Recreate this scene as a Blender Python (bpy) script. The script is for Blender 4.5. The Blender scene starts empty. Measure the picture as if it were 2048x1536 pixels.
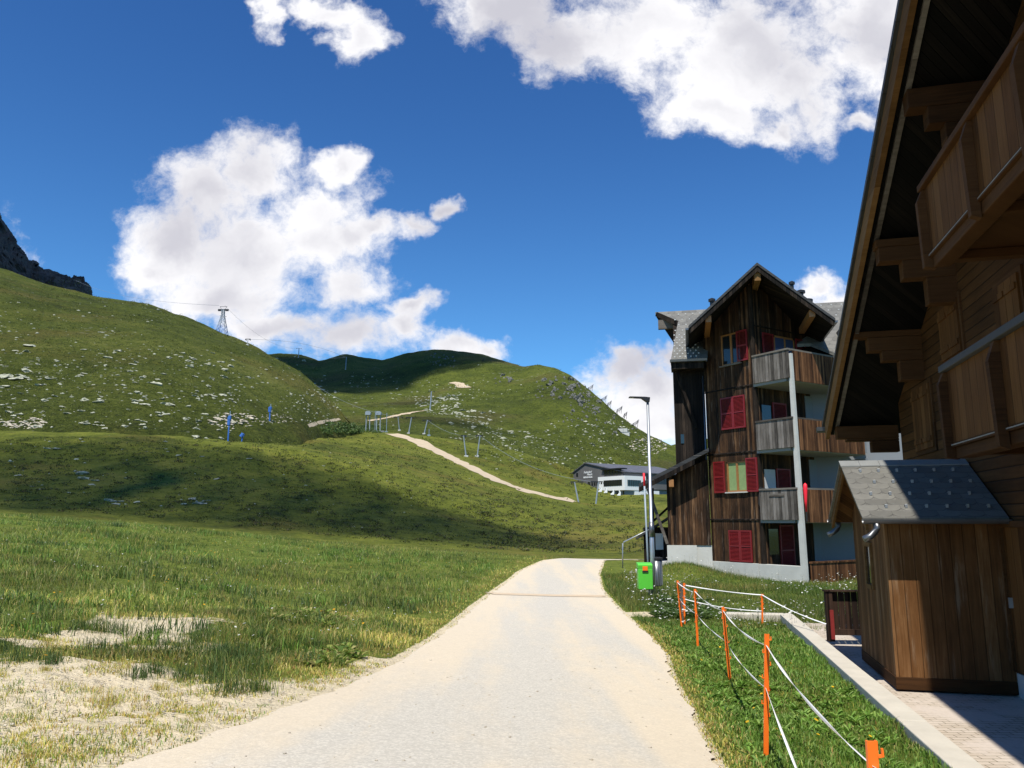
import bpy, bmesh, math, random
import numpy as np
from mathutils import Vector, Matrix, noise as mnoise
from mathutils.bvhtree import BVHTree
random.seed(7); rng = np.random.default_rng(7)
sc = bpy.context.scene
COL = sc.collection
# ------------------------------------------------------------------ camera, world, sun, exposure
EZ = 1.65; F = 1560.0; TH = math.radians(9.9)
cam = bpy.data.cameras.new('camera'); camo = bpy.data.objects.new('camera', cam); COL.objects.link(camo)
camo.location = (0, 0, EZ); camo.rotation_euler = (math.pi/2 + TH, 0, 0)
cam.sensor_width = 36; cam.lens = 36*F/2048; cam.clip_end = 20000; cam.clip_start = 0.05
sc.camera = camo
sc.view_settings.view_transform = 'Standard'; sc.view_settings.look = 'None'
sc.view_settings.exposure = 0.3; sc.view_settings.gamma = 1
SUNH = math.radians(-164); SUNEL = math.radians(62)          # heading clockwise from +Y, elevation
sdir = Vector((math.sin(SUNH)*math.cos(SUNEL), math.cos(SUNH)*math.cos(SUNEL), math.sin(SUNEL)))
sl = bpy.data.lights.new('sun', 'SUN'); sl.energy = 5.0; sl.angle = math.radians(0.53); sl.color = (1, 0.95, 0.86)
so = bpy.data.objects.new('sun', sl); COL.objects.link(so); so.rotation_euler = sdir.to_track_quat('Z', 'Y').to_euler()
so.location = (0, 0, 60)

def ray(u, v):
    x = (u-1024)/F; z = (768-v)/F
    return (x, math.cos(TH)-z*math.sin(TH), math.sin(TH)+z*math.cos(TH))
def dep(u, v, Y):
    r = ray(u, v); k = Y/r[1]; return Vector((r[0]*k, Y, EZ+r[2]*k))
def gz(u, v, z):
    r = ray(u, v); k = (z-EZ)/r[2]; return Vector((r[0]*k, r[1]*k, z))

class NT:
    def __init__(s, tree): s.t = tree; s.n = tree.nodes; s.l = tree.links
    def add(s, typ, **kw):
        n = s.n.new(typ)
        for k, v in kw.items():
            if k.startswith('i_'):
                n.inputs[k[2:].replace('_', ' ')].default_value = v
            else: setattr(n, k, v)
        return n
    def link(s, a, b): s.l.new(a, b)
    def val(s, sock, v):
        if hasattr(v, 'is_output') or isinstance(v, bpy.types.NodeSocket): s.l.new(v, sock)
        else: sock.default_value = v
    def m(s, op, a, b=0.0, c=0.0, clamp=False):
        n = s.n.new('ShaderNodeMath'); n.operation = op; n.use_clamp = clamp
        s.val(n.inputs[0], a); s.val(n.inputs[1], b); s.val(n.inputs[2], c); return n.outputs[0]
    def vm(s, op, a, b=(0, 0, 0)):
        n = s.n.new('ShaderNodeVectorMath'); n.operation = op
        s.val(n.inputs[0], a); s.val(n.inputs[1], b); return n.outputs['Value'] if op in ('LENGTH', 'DOT_PRODUCT') else n.outputs[0]
    def xyz(s, x, y, z):
        n = s.n.new('ShaderNodeCombineXYZ'); s.val(n.inputs[0], x); s.val(n.inputs[1], y); s.val(n.inputs[2], z); return n.outputs[0]
    def noise(s, vec, scale, detail=4, rough=0.55, out='Fac', lac=2.0, dist=0.0):
        n = s.n.new('ShaderNodeTexNoise'); s.val(n.inputs['Vector'], vec); n.inputs['Scale'].default_value = scale
        n.inputs['Detail'].default_value = detail; n.inputs['Roughness'].default_value = rough
        n.inputs['Distortion'].default_value = dist
        return n.outputs[out]
    def mix(s, f, a, b, mode='MIX'):
        n = s.n.new('ShaderNodeMix'); n.data_type = 'RGBA'; n.blend_type = mode
        s.val(n.inputs[0], f); 
        s.val(n.inputs[6], a if not isinstance(a, tuple) else (*a[:3], 1)); s.val(n.inputs[7], b if not isinstance(b, tuple) else (*b[:3], 1))
        return n.outputs[2]
    def ss(s, x, lo, hi):
        n = s.n.new('ShaderNodeMapRange'); n.interpolation_type = 'SMOOTHSTEP'
        s.val(n.inputs[0], x); n.inputs[1].default_value = lo; n.inputs[2].default_value = hi; return n.outputs[0]
    def ramp(s, f, stops):
        n = s.n.new('ShaderNodeValToRGB'); cr = n.color_ramp
        while len(cr.elements) < len(stops): cr.elements.new(0.5)
        for e, (p, c) in zip(cr.elements, stops): e.position = p; e.color = (*c, 1)
        s.val(n.inputs[0], f); return n.outputs[0]

# ---- world: sky texture with clouds laid out over sky directions
w = bpy.data.worlds.new('World'); sc.world = w; w.use_nodes = True
g = NT(w.node_tree); bg = w.node_tree.nodes['Background']; bg.inputs['Strength'].default_value = 0.06
sky = g.add('ShaderNodeTexSky', sky_type='NISHITA', sun_disc=False, altitude=2300, air_density=1.25, dust_density=0.2, ozone_density=2.2)
sky.sun_elevation = SUNEL; sky.sun_rotation = SUNH
skyc = g.mix(1.0, sky.outputs[0], (0.60, 1.33, 2.0), 'MULTIPLY')
tc = g.add('ShaderNodeTexCoord').outputs['Generated']
sp = g.add('ShaderNodeSeparateXYZ'); g.link(tc, sp.inputs[0])
skyc = g.mix(g.ss(sp.outputs[2], 0.0, 0.62), g.mix(1.0, skyc, (1.45, 1.28, 1.12), 'MULTIPLY'), g.mix(1.0, skyc, (0.86, 0.84, 0.92), 'MULTIPLY'))
yy = g.m('MAXIMUM', sp.outputs[1], 0.02)
px = g.m('DIVIDE', sp.outputs[0], yy); pz = g.m('DIVIDE', sp.outputs[2], yy)
pv = g.xyz(px, pz, 0)
wn = g.n.new('ShaderNodeTexNoise'); g.link(pv, wn.inputs['Vector']); wn.inputs['Scale'].default_value = 7; wn.inputs['Detail'].default_value = 5; wn.inputs['Roughness'].default_value = 0.6
wv = g.vm('SUBTRACT', wn.outputs['Color'], (0.5, 0.5, 0.5))
pvd = g.vm('ADD', pv, g.vm('MULTIPLY', wv, (0.15, 0.13, 0)))
BL = [(500,335,95,75),(410,400,120,90),(610,400,120,75),(350,480,110,80),(500,490,190,120),(630,480,120,90),(300,535,70,45),(440,590,150,70),(720,470,80,50),(690,560,105,65),
      (560,665,110,45),(700,670,115,60),(800,640,50,35),(815,605,50,25),(690,320,50,35),(765,450,45,30),(838,440,45,28),(893,398,24,30),
      (915,690,75,34),(975,690,50,30),
      (1020,20,120,75),(1130,70,130,85),(1300,60,200,100),(1500,100,200,140),(1430,215,110,50),(1600,150,170,115),(1760,60,200,140),(1740,262,60,24),(1530,245,60,35),(1900,120,200,180),
      (705,60,55,55),(535,30,30,38),(650,15,90,30),
      (1290,790,110,90),(1240,740,60,45),(1330,860,100,50),(1350,715,80,50),(1480,760,150,120),(1640,600,55,26),(1700,640,120,50),
      (-250,500,220,140),(2300,300,260,160)]
d = None
for (u, v, ru, rv) in BL:
    r0 = ray(u, v); c = (r0[0]/r0[1], r0[2]/r0[1], 0)
    ra = ray(u+ru, v); sx = abs(ra[0]/ra[1]-c[0]); rb = ray(u, v-rv); sy = abs(rb[2]/rb[1]-c[1])
    q = g.vm('MULTIPLY', g.vm('SUBTRACT', pvd, c), (1/sx, 1/sy, 0))
    e = g.m('SUBTRACT', 1.0, g.vm('LENGTH', q))
    if d is None: d = e
    else:
        n = g.n.new('ShaderNodeMath'); n.operation = 'SMOOTH_MAX'; g.link(d, n.inputs[0]); g.link(e, n.inputs[1]); n.inputs[2].default_value = 0.25; d = n.outputs[0]
det = g.noise(g.vm('ADD', pv, g.vm('MULTIPLY', wv, (0.05, 0.05, 0))), 13, 13, 0.68)
fine = g.m('MULTIPLY', g.m('SUBTRACT', det, 0.5), 3.3); d = g.m('MULTIPLY', g.m('ADD', d, 0.03), 1.3)
big = g.m('MULTIPLY', g.m('SUBTRACT', g.noise(pv, 5.5, 3, 0.5), 0.5), 1.3)
den = g.m('ADD', g.m('ADD', d, fine), big)
alpha = g.ss(den, -0.38, 0.80)
alpha = g.m('MULTIPLY', alpha, g.ss(sp.outputs[1], 0.02, 0.15))
sh = g.noise(g.vm('ADD', pvd, (0.0, 0.03, 0.3)), 4.5, 5, 0.5)
core = g.ss(g.m('ADD', g.m('MULTIPLY', g.m('MINIMUM', d, 1.2), 0.17), g.m('ADD', sh, g.m('MULTIPLY', g.m('SUBTRACT', det, 0.5), 0.12))), 0.46, 0.86)
ccol = g.mix(core, (1.06, 1.06, 1.08), (0.62, 0.62, 0.69))
cc = g.mix(1.0, ccol, (13.6, 13.5, 13.5), 'MULTIPLY')
skf = g.mix(alpha, skyc, cc)
g.link(skf, bg.inputs[0])

# ------------------------------------------------------------------ helpers
def thing(name, label, cat, loc=(0, 0, 0), rotz=0.0, group=None):
    o = bpy.data.objects.new(name, None); COL.objects.link(o); o.location = loc; o.rotation_euler = (0, 0, rotz)
    o.empty_display_size = 0.2
    o['label'] = label; o['category'] = cat
    if group: o['group'] = group
    return o
def tag(o, label, cat, group=None, kind=None):
    o['label'] = label; o['category'] = cat
    if group: o['group'] = group
    if kind: o['kind'] = kind
    return o
class MB:
    def __init__(s): s.v = []; s.f = []
    def face(s, pts):
        i = len(s.v); s.v += [tuple(p) for p in pts]; s.f.append(tuple(range(i, i+len(pts))))
    def box(s, x0, x1, y0, y1, z0, z1):
        if x0 > x1: x0, x1 = x1, x0
        if y0 > y1: y0, y1 = y1, y0
        if z0 > z1: z0, z1 = z1, z0
        i = len(s.v)
        s.v += [(x0,y0,z0),(x1,y0,z0),(x1,y1,z0),(x0,y1,z0),(x0,y0,z1),(x1,y0,z1),(x1,y1,z1),(x0,y1,z1)]
        s.f += [tuple(i+k for k in q) for q in ((0,3,2,1),(4,5,6,7),(0,1,5,4),(1,2,6,5),(2,3,7,6),(3,0,4,7))]
        return s
    def prism(s, poly, axis, a0, a1):
        def P(p, a): return (a, p[0], p[1]) if axis == 'x' else ((p[0], a, p[1]) if axis == 'y' else (p[0], p[1], a))
        i = len(s.v); n = len(poly)
        s.v += [P(p, a0) for p in poly] + [P(p, a1) for p in poly]
        s.f.append(tuple(range(i, i+n))); s.f.append(tuple(range(i+2*n-1, i+n-1, -1)))
        for k in range(n): s.f.append((i+k, i+n+k, i+n+(k+1) % n, i+(k+1) % n))
        return s
    def tube(s, pts, r, n=8, caps=True):
        pts = [Vector(p) for p in pts]; rs = r if isinstance(r, (list, tuple)) else [r]*len(pts)
        rings = []
        for k, p in enumerate(pts):
            a = pts[max(k-1, 0)]; b = pts[min(k+1, len(pts)-1)]; t = (b-a).normalized()
            up = Vector((0, 0, 1)) if abs(t.z) < 0.9 else Vector((1, 0, 0))
            e1 = t.cross(up).normalized(); e2 = t.cross(e1)
            i = len(s.v); rings.append(i)
            for q in range(n):
                an = 2*math.pi*q/n; s.v.append(tuple(p + (e1*math.cos(an)+e2*math.sin(an))*rs[k]))
        for A, B in zip(rings, rings[1:]):
            for q in range(n): s.f.append((A+q, A+(q+1) % n, B+(q+1) % n, B+q))
        if caps:
            s.f.append(tuple(rings[0]+q for q in range(n))[::-1]); s.f.append(tuple(rings[-1]+q for q in range(n)))
        return s
    def bar(s, p, q, wd, ht, up=(0, 0, 1)):
        p = Vector(p); q = Vector(q); t = (q-p).normalized(); up = Vector(up)
        if abs(t.dot(up)) > 0.98: up = Vector((0, 1, 0))
        e = t.cross(up).normalized(); k = e.cross(t)
        i = len(s.v)
        for o in (p, q):
            for a, b in ((-1,-1),(1,-1),(1,1),(-1,1)): s.v.append(tuple(o+e*a*wd/2+k*b*ht/2))
        s.f += [tuple(i+k2 for k2 in qd) for qd in ((0,3,2,1),(4,5,6,7),(0,1,5,4),(1,2,6,5),(2,3,7,6),(3,0,4,7))]
        return s
    def build(s, name, mat, parent=None, smooth=False, bevel=0):
        me = bpy.data.meshes.new(name); me.from_pydata(s.v, [], s.f)
        bm = bmesh.new(); bm.from_mesh(me); bmesh.ops.recalc_face_normals(bm, faces=bm.faces); bm.to_mesh(me); bm.free()
        if smooth: me.shade_smooth()
        me.materials.append(mat); o = bpy.data.objects.new(name, me); COL.objects.link(o)
        if parent: o.parent = parent
        if bevel:
            md = o.modifiers.new('bevel', 'BEVEL'); md.width = bevel; md.segments = 2; md.limit_method = 'ANGLE'
        return o
def npmesh(name, V, Fc, mat, smooth=False, cols=None, attrs=None):
    V = np.asarray(V, np.float32); me = bpy.data.meshes.new(name)
    quads = Fc if isinstance(Fc, list) else [Fc]
    me.vertices.add(len(V)); me.vertices.foreach_set('co', V.ravel())
    tot = sum(q.size for q in quads); np_ = sum(len(q) for q in quads)
    me.loops.add(tot); me.polygons.add(np_)
    li = np.concatenate([q.ravel() for q in quads]).astype(np.int32)
    cnt = np.concatenate([np.full(len(q), q.shape[1]) for q in quads]); st = np.concatenate([[0], np.cumsum(cnt)[:-1]]).astype(np.int32)
    me.loops.foreach_set('vertex_index', li); me.polygons.foreach_set('loop_start', st)
    try: me.polygons.foreach_set('loop_total', cnt.astype(np.int32))
    except Exception: pass
    me.update(calc_edges=True); me.validate()
    if cols is not None:
        a = me.attributes.new('Col', 'FLOAT_COLOR', 'POINT')
        c4 = np.ones((len(V), 4), np.float32); c4[:, :3] = cols; a.data.foreach_set('color', c4.ravel())
    for k, arr in (attrs or {}).items():
        a = me.attributes.new(k, 'FLOAT', 'POINT'); a.data.foreach_set('value', np.asarray(arr, np.float32))
    if smooth: me.shade_smooth()
    me.materials.append(mat); o = bpy.data.objects.new(name, me); COL.objects.link(o); return o

# ------------------------------------------------------------------ materials
def newmat(name):
    m = bpy.data.materials.new(name); m.use_nodes = True; t = NT(m.node_tree); b = m.node_tree.nodes['Principled BSDF']; return m, t, b
def plain(name, col, rough=0.6, metal=0.0, var=0.15, scale=6, bump=0.0, spec=0.5):
    m, t, b = newmat(name); tcn = t.add('ShaderNodeTexCoord').outputs['Object']
    n = t.noise(tcn, scale, 5, 0.6)
    f = t.m('ADD', 1-var, t.m('MULTIPLY', n, 2*var))
    c = t.mix(1.0, tuple(col), t.xyz(f, f, f), 'MULTIPLY')
    t.link(c, b.inputs['Base Color']); b.inputs['Roughness'].default_value = rough; b.inputs['Metallic'].default_value = metal
    b.inputs['Specular IOR Level'].default_value = spec
    if bump:
        bn = t.add('ShaderNodeBump'); bn.inputs['Strength'].default_value = bump; bn.inputs['Distance'].default_value = 0.01
        t.link(t.noise(tcn, scale*8, 4), bn.inputs['Height']); t.link(bn.outputs[0], b.inputs['Normal'])
    return m
def boards(name, stops, width, along='z', rough=0.75, gap=0.07, grain=1.0, contrast=1.0, gapdark=0.25, stain=0.0, staincol=(0.3,0.28,0.25)):
    """timber boards in object coordinates; 'along' = direction the boards run ('z' upright, 'h' lying)"""
    m, t, b = newmat(name); o = t.add('ShaderNodeTexCoord').outputs['Object']
    s = t.add('ShaderNodeSeparateXYZ'); t.link(o, s.inputs[0])
    h = t.m('ADD', s.outputs[0], t.m('MULTIPLY', s.outputs[1], 1.0)); z = s.outputs[2]
    across, alongc = (h, z) if along == 'z' else (z, h)
    k = t.m('DIVIDE', across, width); idx = t.m('FLOOR', k); fr = t.m('FRACT', k)
    wn_ = t.add('ShaderNodeTexWhiteNoise', noise_dimensions='1D'); t.link(idx, wn_.inputs['W'])
    rnd = wn_.outputs['Value']
    gv = t.xyz(t.m('MULTIPLY', across, 26*grain), t.m('ADD', t.m('MULTIPLY', alongc, 1.3), t.m('MULTIPLY', rnd, 37)), 0)
    gr = t.noise(gv, 1.0, 7, 0.62, dist=0.8)
    blot = t.noise(t.xyz(t.m('MULTIPLY', across, 2.2), alongc, 3), 1.1, 4, 0.6)
    f = t.m('ADD', t.m('MULTIPLY', gr, 0.62*contrast), t.m('MULTIPLY', rnd, 0.38)); f = t.m('ADD', f, t.m('MULTIPLY', t.m('SUBTRACT', blot, 0.5), 0.5))
    c = t.ramp(f, stops)
    if stain:
        sf = t.ss(t.noise(t.xyz(t.m('MULTIPLY', across, 9), t.m('MULTIPLY', alongc, 0.8), 9), 1.0, 5, 0.65), 0.55, 0.72)
        c = t.mix(t.m('MULTIPLY', sf, stain), c, staincol)
    edge = t.m('MINIMUM', fr, t.m('SUBTRACT', 1.0, fr)); gm = t.ss(edge, 0.0, gap)
    f2 = t.m('ADD', gapdark, t.m('MULTIPLY', gm, 1-gapdark))
    c = t.mix(1.0, c, t.xyz(f2, f2, f2), 'MULTIPLY')
    t.link(c, b.inputs['Base Color']); b.inputs['Roughness'].default_value = rough; b.inputs['Specular IOR Level'].default_value = 0.12
    bn = t.add('ShaderNodeBump'); bn.inputs['Strength'].default_value = 0.7; bn.inputs['Distance'].default_value = 0.012
    t.link(t.m('ADD', t.m('MULTIPLY', gm, 1.0), t.m('MULTIPLY', gr, 0.35)), bn.inputs['Height']); t.link(bn.outputs[0], b.inputs['Normal'])
    return m
M = {}
M['dark_boards'] = boards('weathered_dark_boards', [(0.25,(0.010,0.007,0.005)),(0.42,(0.034,0.019,0.011)),(0.60,(0.080,0.041,0.020)),(0.80,(0.22,0.125,0.065))], 0.115, stain=0.5, staincol=(0.22,0.17,0.13))
M['black_boards'] = boards('blackened_boards', [(0.3,(0.006,0.005,0.004)),(0.6,(0.022,0.016,0.012)),(0.85,(0.07,0.05,0.035))], 0.13)
M['grey_boards'] = boards('silvered_boards', [(0.25,(0.04,0.035,0.03)),(0.5,(0.12,0.105,0.09)),(0.8,(0.26,0.235,0.21))], 0.14, stain=0.3)
M['brown_boards'] = boards('brown_parapet_boards', [(0.25,(0.025,0.012,0.007)),(0.5,(0.10,0.045,0.02)),(0.8,(0.25,0.12,0.055))], 0.10)
M['log'] = boards('larch_log_wall', [(0.2,(0.028,0.012,0.003)),(0.5,(0.064,0.028,0.008)),(0.85,(0.11,0.052,0.017))], 0.17, along='h', gap=0.09)
M['larch'] = boards('larch_boards', [(0.2,(0.050,0.021,0.006)),(0.5,(0.108,0.047,0.014)),(0.85,(0.17,0.083,0.028))], 0.24, gap=0.04, gapdark=0.4)
M['annex'] = boards('annex_boards', [(0.2,(0.062,0.025,0.008)),(0.5,(0.135,0.060,0.020)),(0.85,(0.28,0.150,0.065))], 0.165, stain=0.25, staincol=(0.42,0.34,0.24), gap=0.045, gapdark=0.45)
M['beam'] = boards('larch_beam', [(0.2,(0.028,0.012,0.004)),(0.5,(0.062,0.027,0.009)),(0.85,(0.10,0.048,0.018))], 1.7, along='h', gap=0.001)
M['barge'] = boards('bargeboard_wood', [(0.2,(0.085,0.043,0.014)),(0.5,(0.15,0.078,0.027)),(0.85,(0.23,0.13,0.052))], 1.7, along='h', gap=0.001)
M['greywood'] = boards('grey_trim_wood', [(0.2,(0.05,0.042,0.035)),(0.5,(0.11,0.095,0.08)),(0.85,(0.22,0.2,0.17))], 1.3, along='h', gap=0.001)
M['railgrey'] = plain('grey_painted_rail', (0.045,0.047,0.05), 0.7, var=0.15, scale=3)
M['orangewood'] = plain('orange_window_wood', (0.30,0.135,0.04), 0.5, var=0.25, scale=9)
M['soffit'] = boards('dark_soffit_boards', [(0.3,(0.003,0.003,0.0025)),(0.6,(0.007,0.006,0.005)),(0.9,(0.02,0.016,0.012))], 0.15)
M['concrete'] = plain('pale_concrete', (0.50,0.50,0.46), 0.85, var=0.22, scale=1.6, bump=0.4)
M['slabgrey'] = plain('grey_slab_concrete', (0.24,0.24,0.22), 0.85, var=0.2, scale=2)
M['kerbstone'] = plain('pale_kerb_concrete', (0.50,0.46,0.38), 0.85, var=0.2, scale=3, bump=0.5)
M['white'] = plain('white_render', (0.78,0.78,0.76), 0.8, var=0.05, scale=2)
M['offwhite'] = plain('bluish_white_render', (0.20,0.215,0.23), 0.8, var=0.06, scale=2)
M['pink'] = plain('pale_pink_render', (0.80,0.74,0.70), 0.85, var=0.04, scale=2)
M['red'] = plain('crimson_shutter_paint', (0.19,0.012,0.014), 0.45, var=0.12, scale=5)
M['glass'] = plain('dark_window_glass', (0.012,0.016,0.02), 0.08, var=0.3, scale=1.2, spec=0.8)
M['blueglass'] = plain('blue_window_glass', (0.05,0.07,0.14), 0.1, var=0.3, scale=1.2, spec=0.8)
M['curtain'] = plain('green_curtain', (0.21,0.30,0.12), 0.9, var=0.2, scale=7)
M['whitecurtain'] = plain('white_curtain', (0.5,0.5,0.48), 0.9, var=0.15, scale=7)
M['metal'] = plain('galvanised_steel', (0.42,0.44,0.46), 0.42, 0.75, var=0.12, scale=4)
M['pylon'] = plain('pylon_steel', (0.27,0.32,0.36), 0.6, 0.25, var=0.15, scale=2)
M['darkmetal'] = plain('dark_metal', (0.02,0.021,0.024), 0.5, 0.3, var=0.2)
M['zinc'] = plain('zinc_gutter', (0.16,0.165,0.175), 0.4, 0.8, var=0.2, scale=5)
M['greenplastic'] = plain('bright_green_enamel', (0.10,0.52,0.045), 0.4, var=0.04, scale=3)
M['orange'] = plain('orange_plastic', (0.92,0.17,0.012), 0.45, var=0.1, scale=12)
M['redplastic'] = plain('red_fabric', (0.80,0.012,0.03), 0.5, var=0.08, scale=8)
M['postred'] = plain('red_painted_wood', (0.22,0.018,0.014), 0.6, var=0.3, scale=9)
M['tape'] = plain('white_tape', (0.84,0.84,0.84), 0.5, var=0.04)
M['blue'] = plain('blue_paint', (0.035,0.13,0.42), 0.5, var=0.12, scale=3)
M['fence'] = boards('dark_brown_fence', [(0.25,(0.012,0.008,0.006)),(0.5,(0.035,0.02,0.014)),(0.8,(0.09,0.05,0.03))], 0.5)
M['black'] = plain('black_cloth', (0.012,0.012,0.012), 0.8)
def slate(name, ax, rowh, colw, base=(0.145,0.15,0.135), slopefac=1.0):
    m, t, b = newmat(name); o = t.add('ShaderNodeTexCoord').outputs['Object']
    s = t.add('ShaderNodeSeparateXYZ'); t.link(o, s.inputs[0])
    a = s.outputs[0] if ax == 'x' else s.outputs[1]
    zz = t.m('MULTIPLY', s.outputs[2], slopefac)
    row = t.m('DIVIDE', zz, rowh); ri = t.m('FLOOR', row); rf = t.m('FRACT', row)
    cx = t.m('ADD', t.m('DIVIDE', a, colw), t.m('MULTIPLY', ri, 0.5)); ci = t.m('FLOOR', cx); cf = t.m('FRACT', cx)
    # scalloped lower edge: the gap line bows down towards the middle of each slate
    arch = t.m('MULTIPLY', t.m('POWER', t.m('ABSOLUTE', t.m('SUBTRACT', t.m('MULTIPLY', cf, 2.0), 1.0)), 4.0), 0.42)
    dl = t.m('ABSOLUTE', t.m('SUBTRACT', rf, arch)); line = t.ss(dl, 0.01, 0.07)
    side = t.m('MINIMUM', cf, t.m('SUBTRACT', 1.0, cf)); sline = t.ss(side, 0.0, 0.025)
    wn2 = t.add('ShaderNodeTexWhiteNoise', noise_dimensions='2D'); t.link(t.xyz(ci, ri, 0), wn2.inputs['Vector'])
    f = t.m('ADD', 0.8, t.m('MULTIPLY', wn2.outputs['Value'], 0.35)); f = t.m('MULTIPLY', f, t.m('ADD', 0.8, t.m('MULTIPLY', t.noise(o, 9, 4), 0.4)))
    f = t.m('MULTIPLY', f, t.m('ADD', 0.35, t.m('MULTIPLY', t.m('MINIMUM', line, t.m('ADD', 0.45, t.m('MULTIPLY', sline, 0.55))), 0.65)))
    t.link(t.mix(1.0, tuple(base), t.xyz(f, f, f), 'MULTIPLY'), b.inputs['Base Color']); b.inputs['Roughness'].default_value = 0.55
    bn = t.add('ShaderNodeBump'); bn.inputs['Strength'].default_value = 0.6; bn.inputs['Distance'].default_value = 0.01
    t.link(line, bn.inputs['Height']); t.link(bn.outputs[0], b.inputs['Normal'])
    return m
M['slate_near'] = slate('grey_slate_near', 'y', 0.085, 0.30, (0.135,0.13,0.112))
M['slate'] = slate('grey_slate', 'x', 0.22, 0.34, (0.15,0.145,0.125))
M['slate_tower'] = slate('dark_slate', 'y', 0.25, 0.34, (0.03,0.03,0.029))
M['ridge'] = plain('ridge_slate', (0.20,0.205,0.195), 0.6, var=0.2, scale=5)
M['lodge_slate'] = slate('lodge_dark_slate', 'x', 0.5, 0.6, (0.10,0.10,0.11))
M['lodge_wall'] = plain('lodge_grey_cladding', (0.115,0.112,0.11), 0.8, var=0.2, scale=0.6)

def veg_mat():
    m, t, b = newmat('grass_blade'); a = t.add('ShaderNodeAttribute', attribute_name='Col')
    t.link(a.outputs['Color'], b.inputs['Base Color']); b.inputs['Roughness'].default_value = 0.55; b.inputs['Specular IOR Level'].default_value = 0.35
    tr = t.add('ShaderNodeBsdfTranslucent'); t.link(a.outputs['Color'], tr.inputs[0]); mx = t.add('ShaderNodeMixShader'); mx.inputs[0].default_value = 0.35
    t.link(b.outputs[0], mx.inputs[1]); t.link(tr.outputs[0], mx.inputs[2]); out = m.node_tree.nodes['Material Output']; t.link(mx.outputs[0], out.inputs[0]); return m
M['blade'] = veg_mat()
def hill_mat(name, stops, brown=(0.14,0.115,0.03), stones=0.5, scale=1.0, stonescale=1.0):
    m, t, b = newmat(name); P = t.add('ShaderNodeNewGeometry').outputs['Position']
    n1 = t.noise(P, 0.012*scale, 6, 0.6); n2 = t.noise(P, 0.09*scale, 8, 0.68); n3 = t.noise(P, 0.9*scale, 7, 0.78)
    f = t.m('ADD', t.m('ADD', t.m('MULTIPLY', n1, 0.28), t.m('MULTIPLY', n2, 0.27)), t.m('MULTIPLY', n3, 0.45))
    c = t.ramp(f, stops)
    bf = t.ss(t.m('ADD', t.noise(t.vm('ADD', P, (91, 17, 5)), 0.018*scale, 6, 0.62), t.m('MULTIPLY', t.m('SUBTRACT', n3, 0.5), 0.25)), 0.5, 0.66)
    c = t.mix(t.m('MULTIPLY', bf, 0.6), c, brown)
    # low dark dwarf shrubs
    sf = t.ss(t.noise(P, 0.35*scale, 5, 0.7), 0.56, 0.68)
    c = t.mix(t.m('MULTIPLY', sf, 0.55), c, (0.018, 0.028, 0.010))
    vo = t.add('ShaderNodeTexVoronoi'); vo.inputs['Scale'].default_value = 0.45*stonescale; t.link(P, vo.inputs['Vector'])
    st = t.m('LESS_THAN', vo.outputs['Distance'], t.m('MULTIPLY', t.ss(t.noise(t.vm('ADD', P, (11, 3, 50)), 0.05*scale, 4, 0.6), 0.53, 0.7), 0.34))
    c = t.mix(t.m('MULTIPLY', st, stones), c, (0.34, 0.34, 0.28))
    t.link(c, b.inputs['Base Color']); b.inputs['Roughness'].default_value = 0.9; b.inputs['Specular IOR Level'].default_value = 0.1
    bn = t.add('ShaderNodeBump'); bn.inputs['Strength'].default_value = 0.9; bn.inputs['Distance'].default_value = 0.8
    t.link(t.m('ADD', t.m('MULTIPLY', n3, 2.5), t.m('MULTIPLY', n2, 2.0)), bn.inputs['Height']); t.link(bn.outputs[0], b.inputs['Normal'])
    return m
GR = [(0.40,(0.022,0.030,0.007)),(0.47,(0.062,0.080,0.013)),(0.54,(0.104,0.124,0.021)),(0.62,(0.185,0.19,0.046))]
M['hill'] = hill_mat('hillside_turf', GR, stones=0.3)
M['hillfar'] = hill_mat('far_hill_turf', [(0.39,(0.024,0.034,0.007)),(0.47,(0.060,0.078,0.012)),(0.54,(0.100,0.120,0.018)),(0.62,(0.17,0.175,0.04))], brown=(0.09,0.075,0.028), stones=0.3, scale=0.6, stonescale=0.4)
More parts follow.
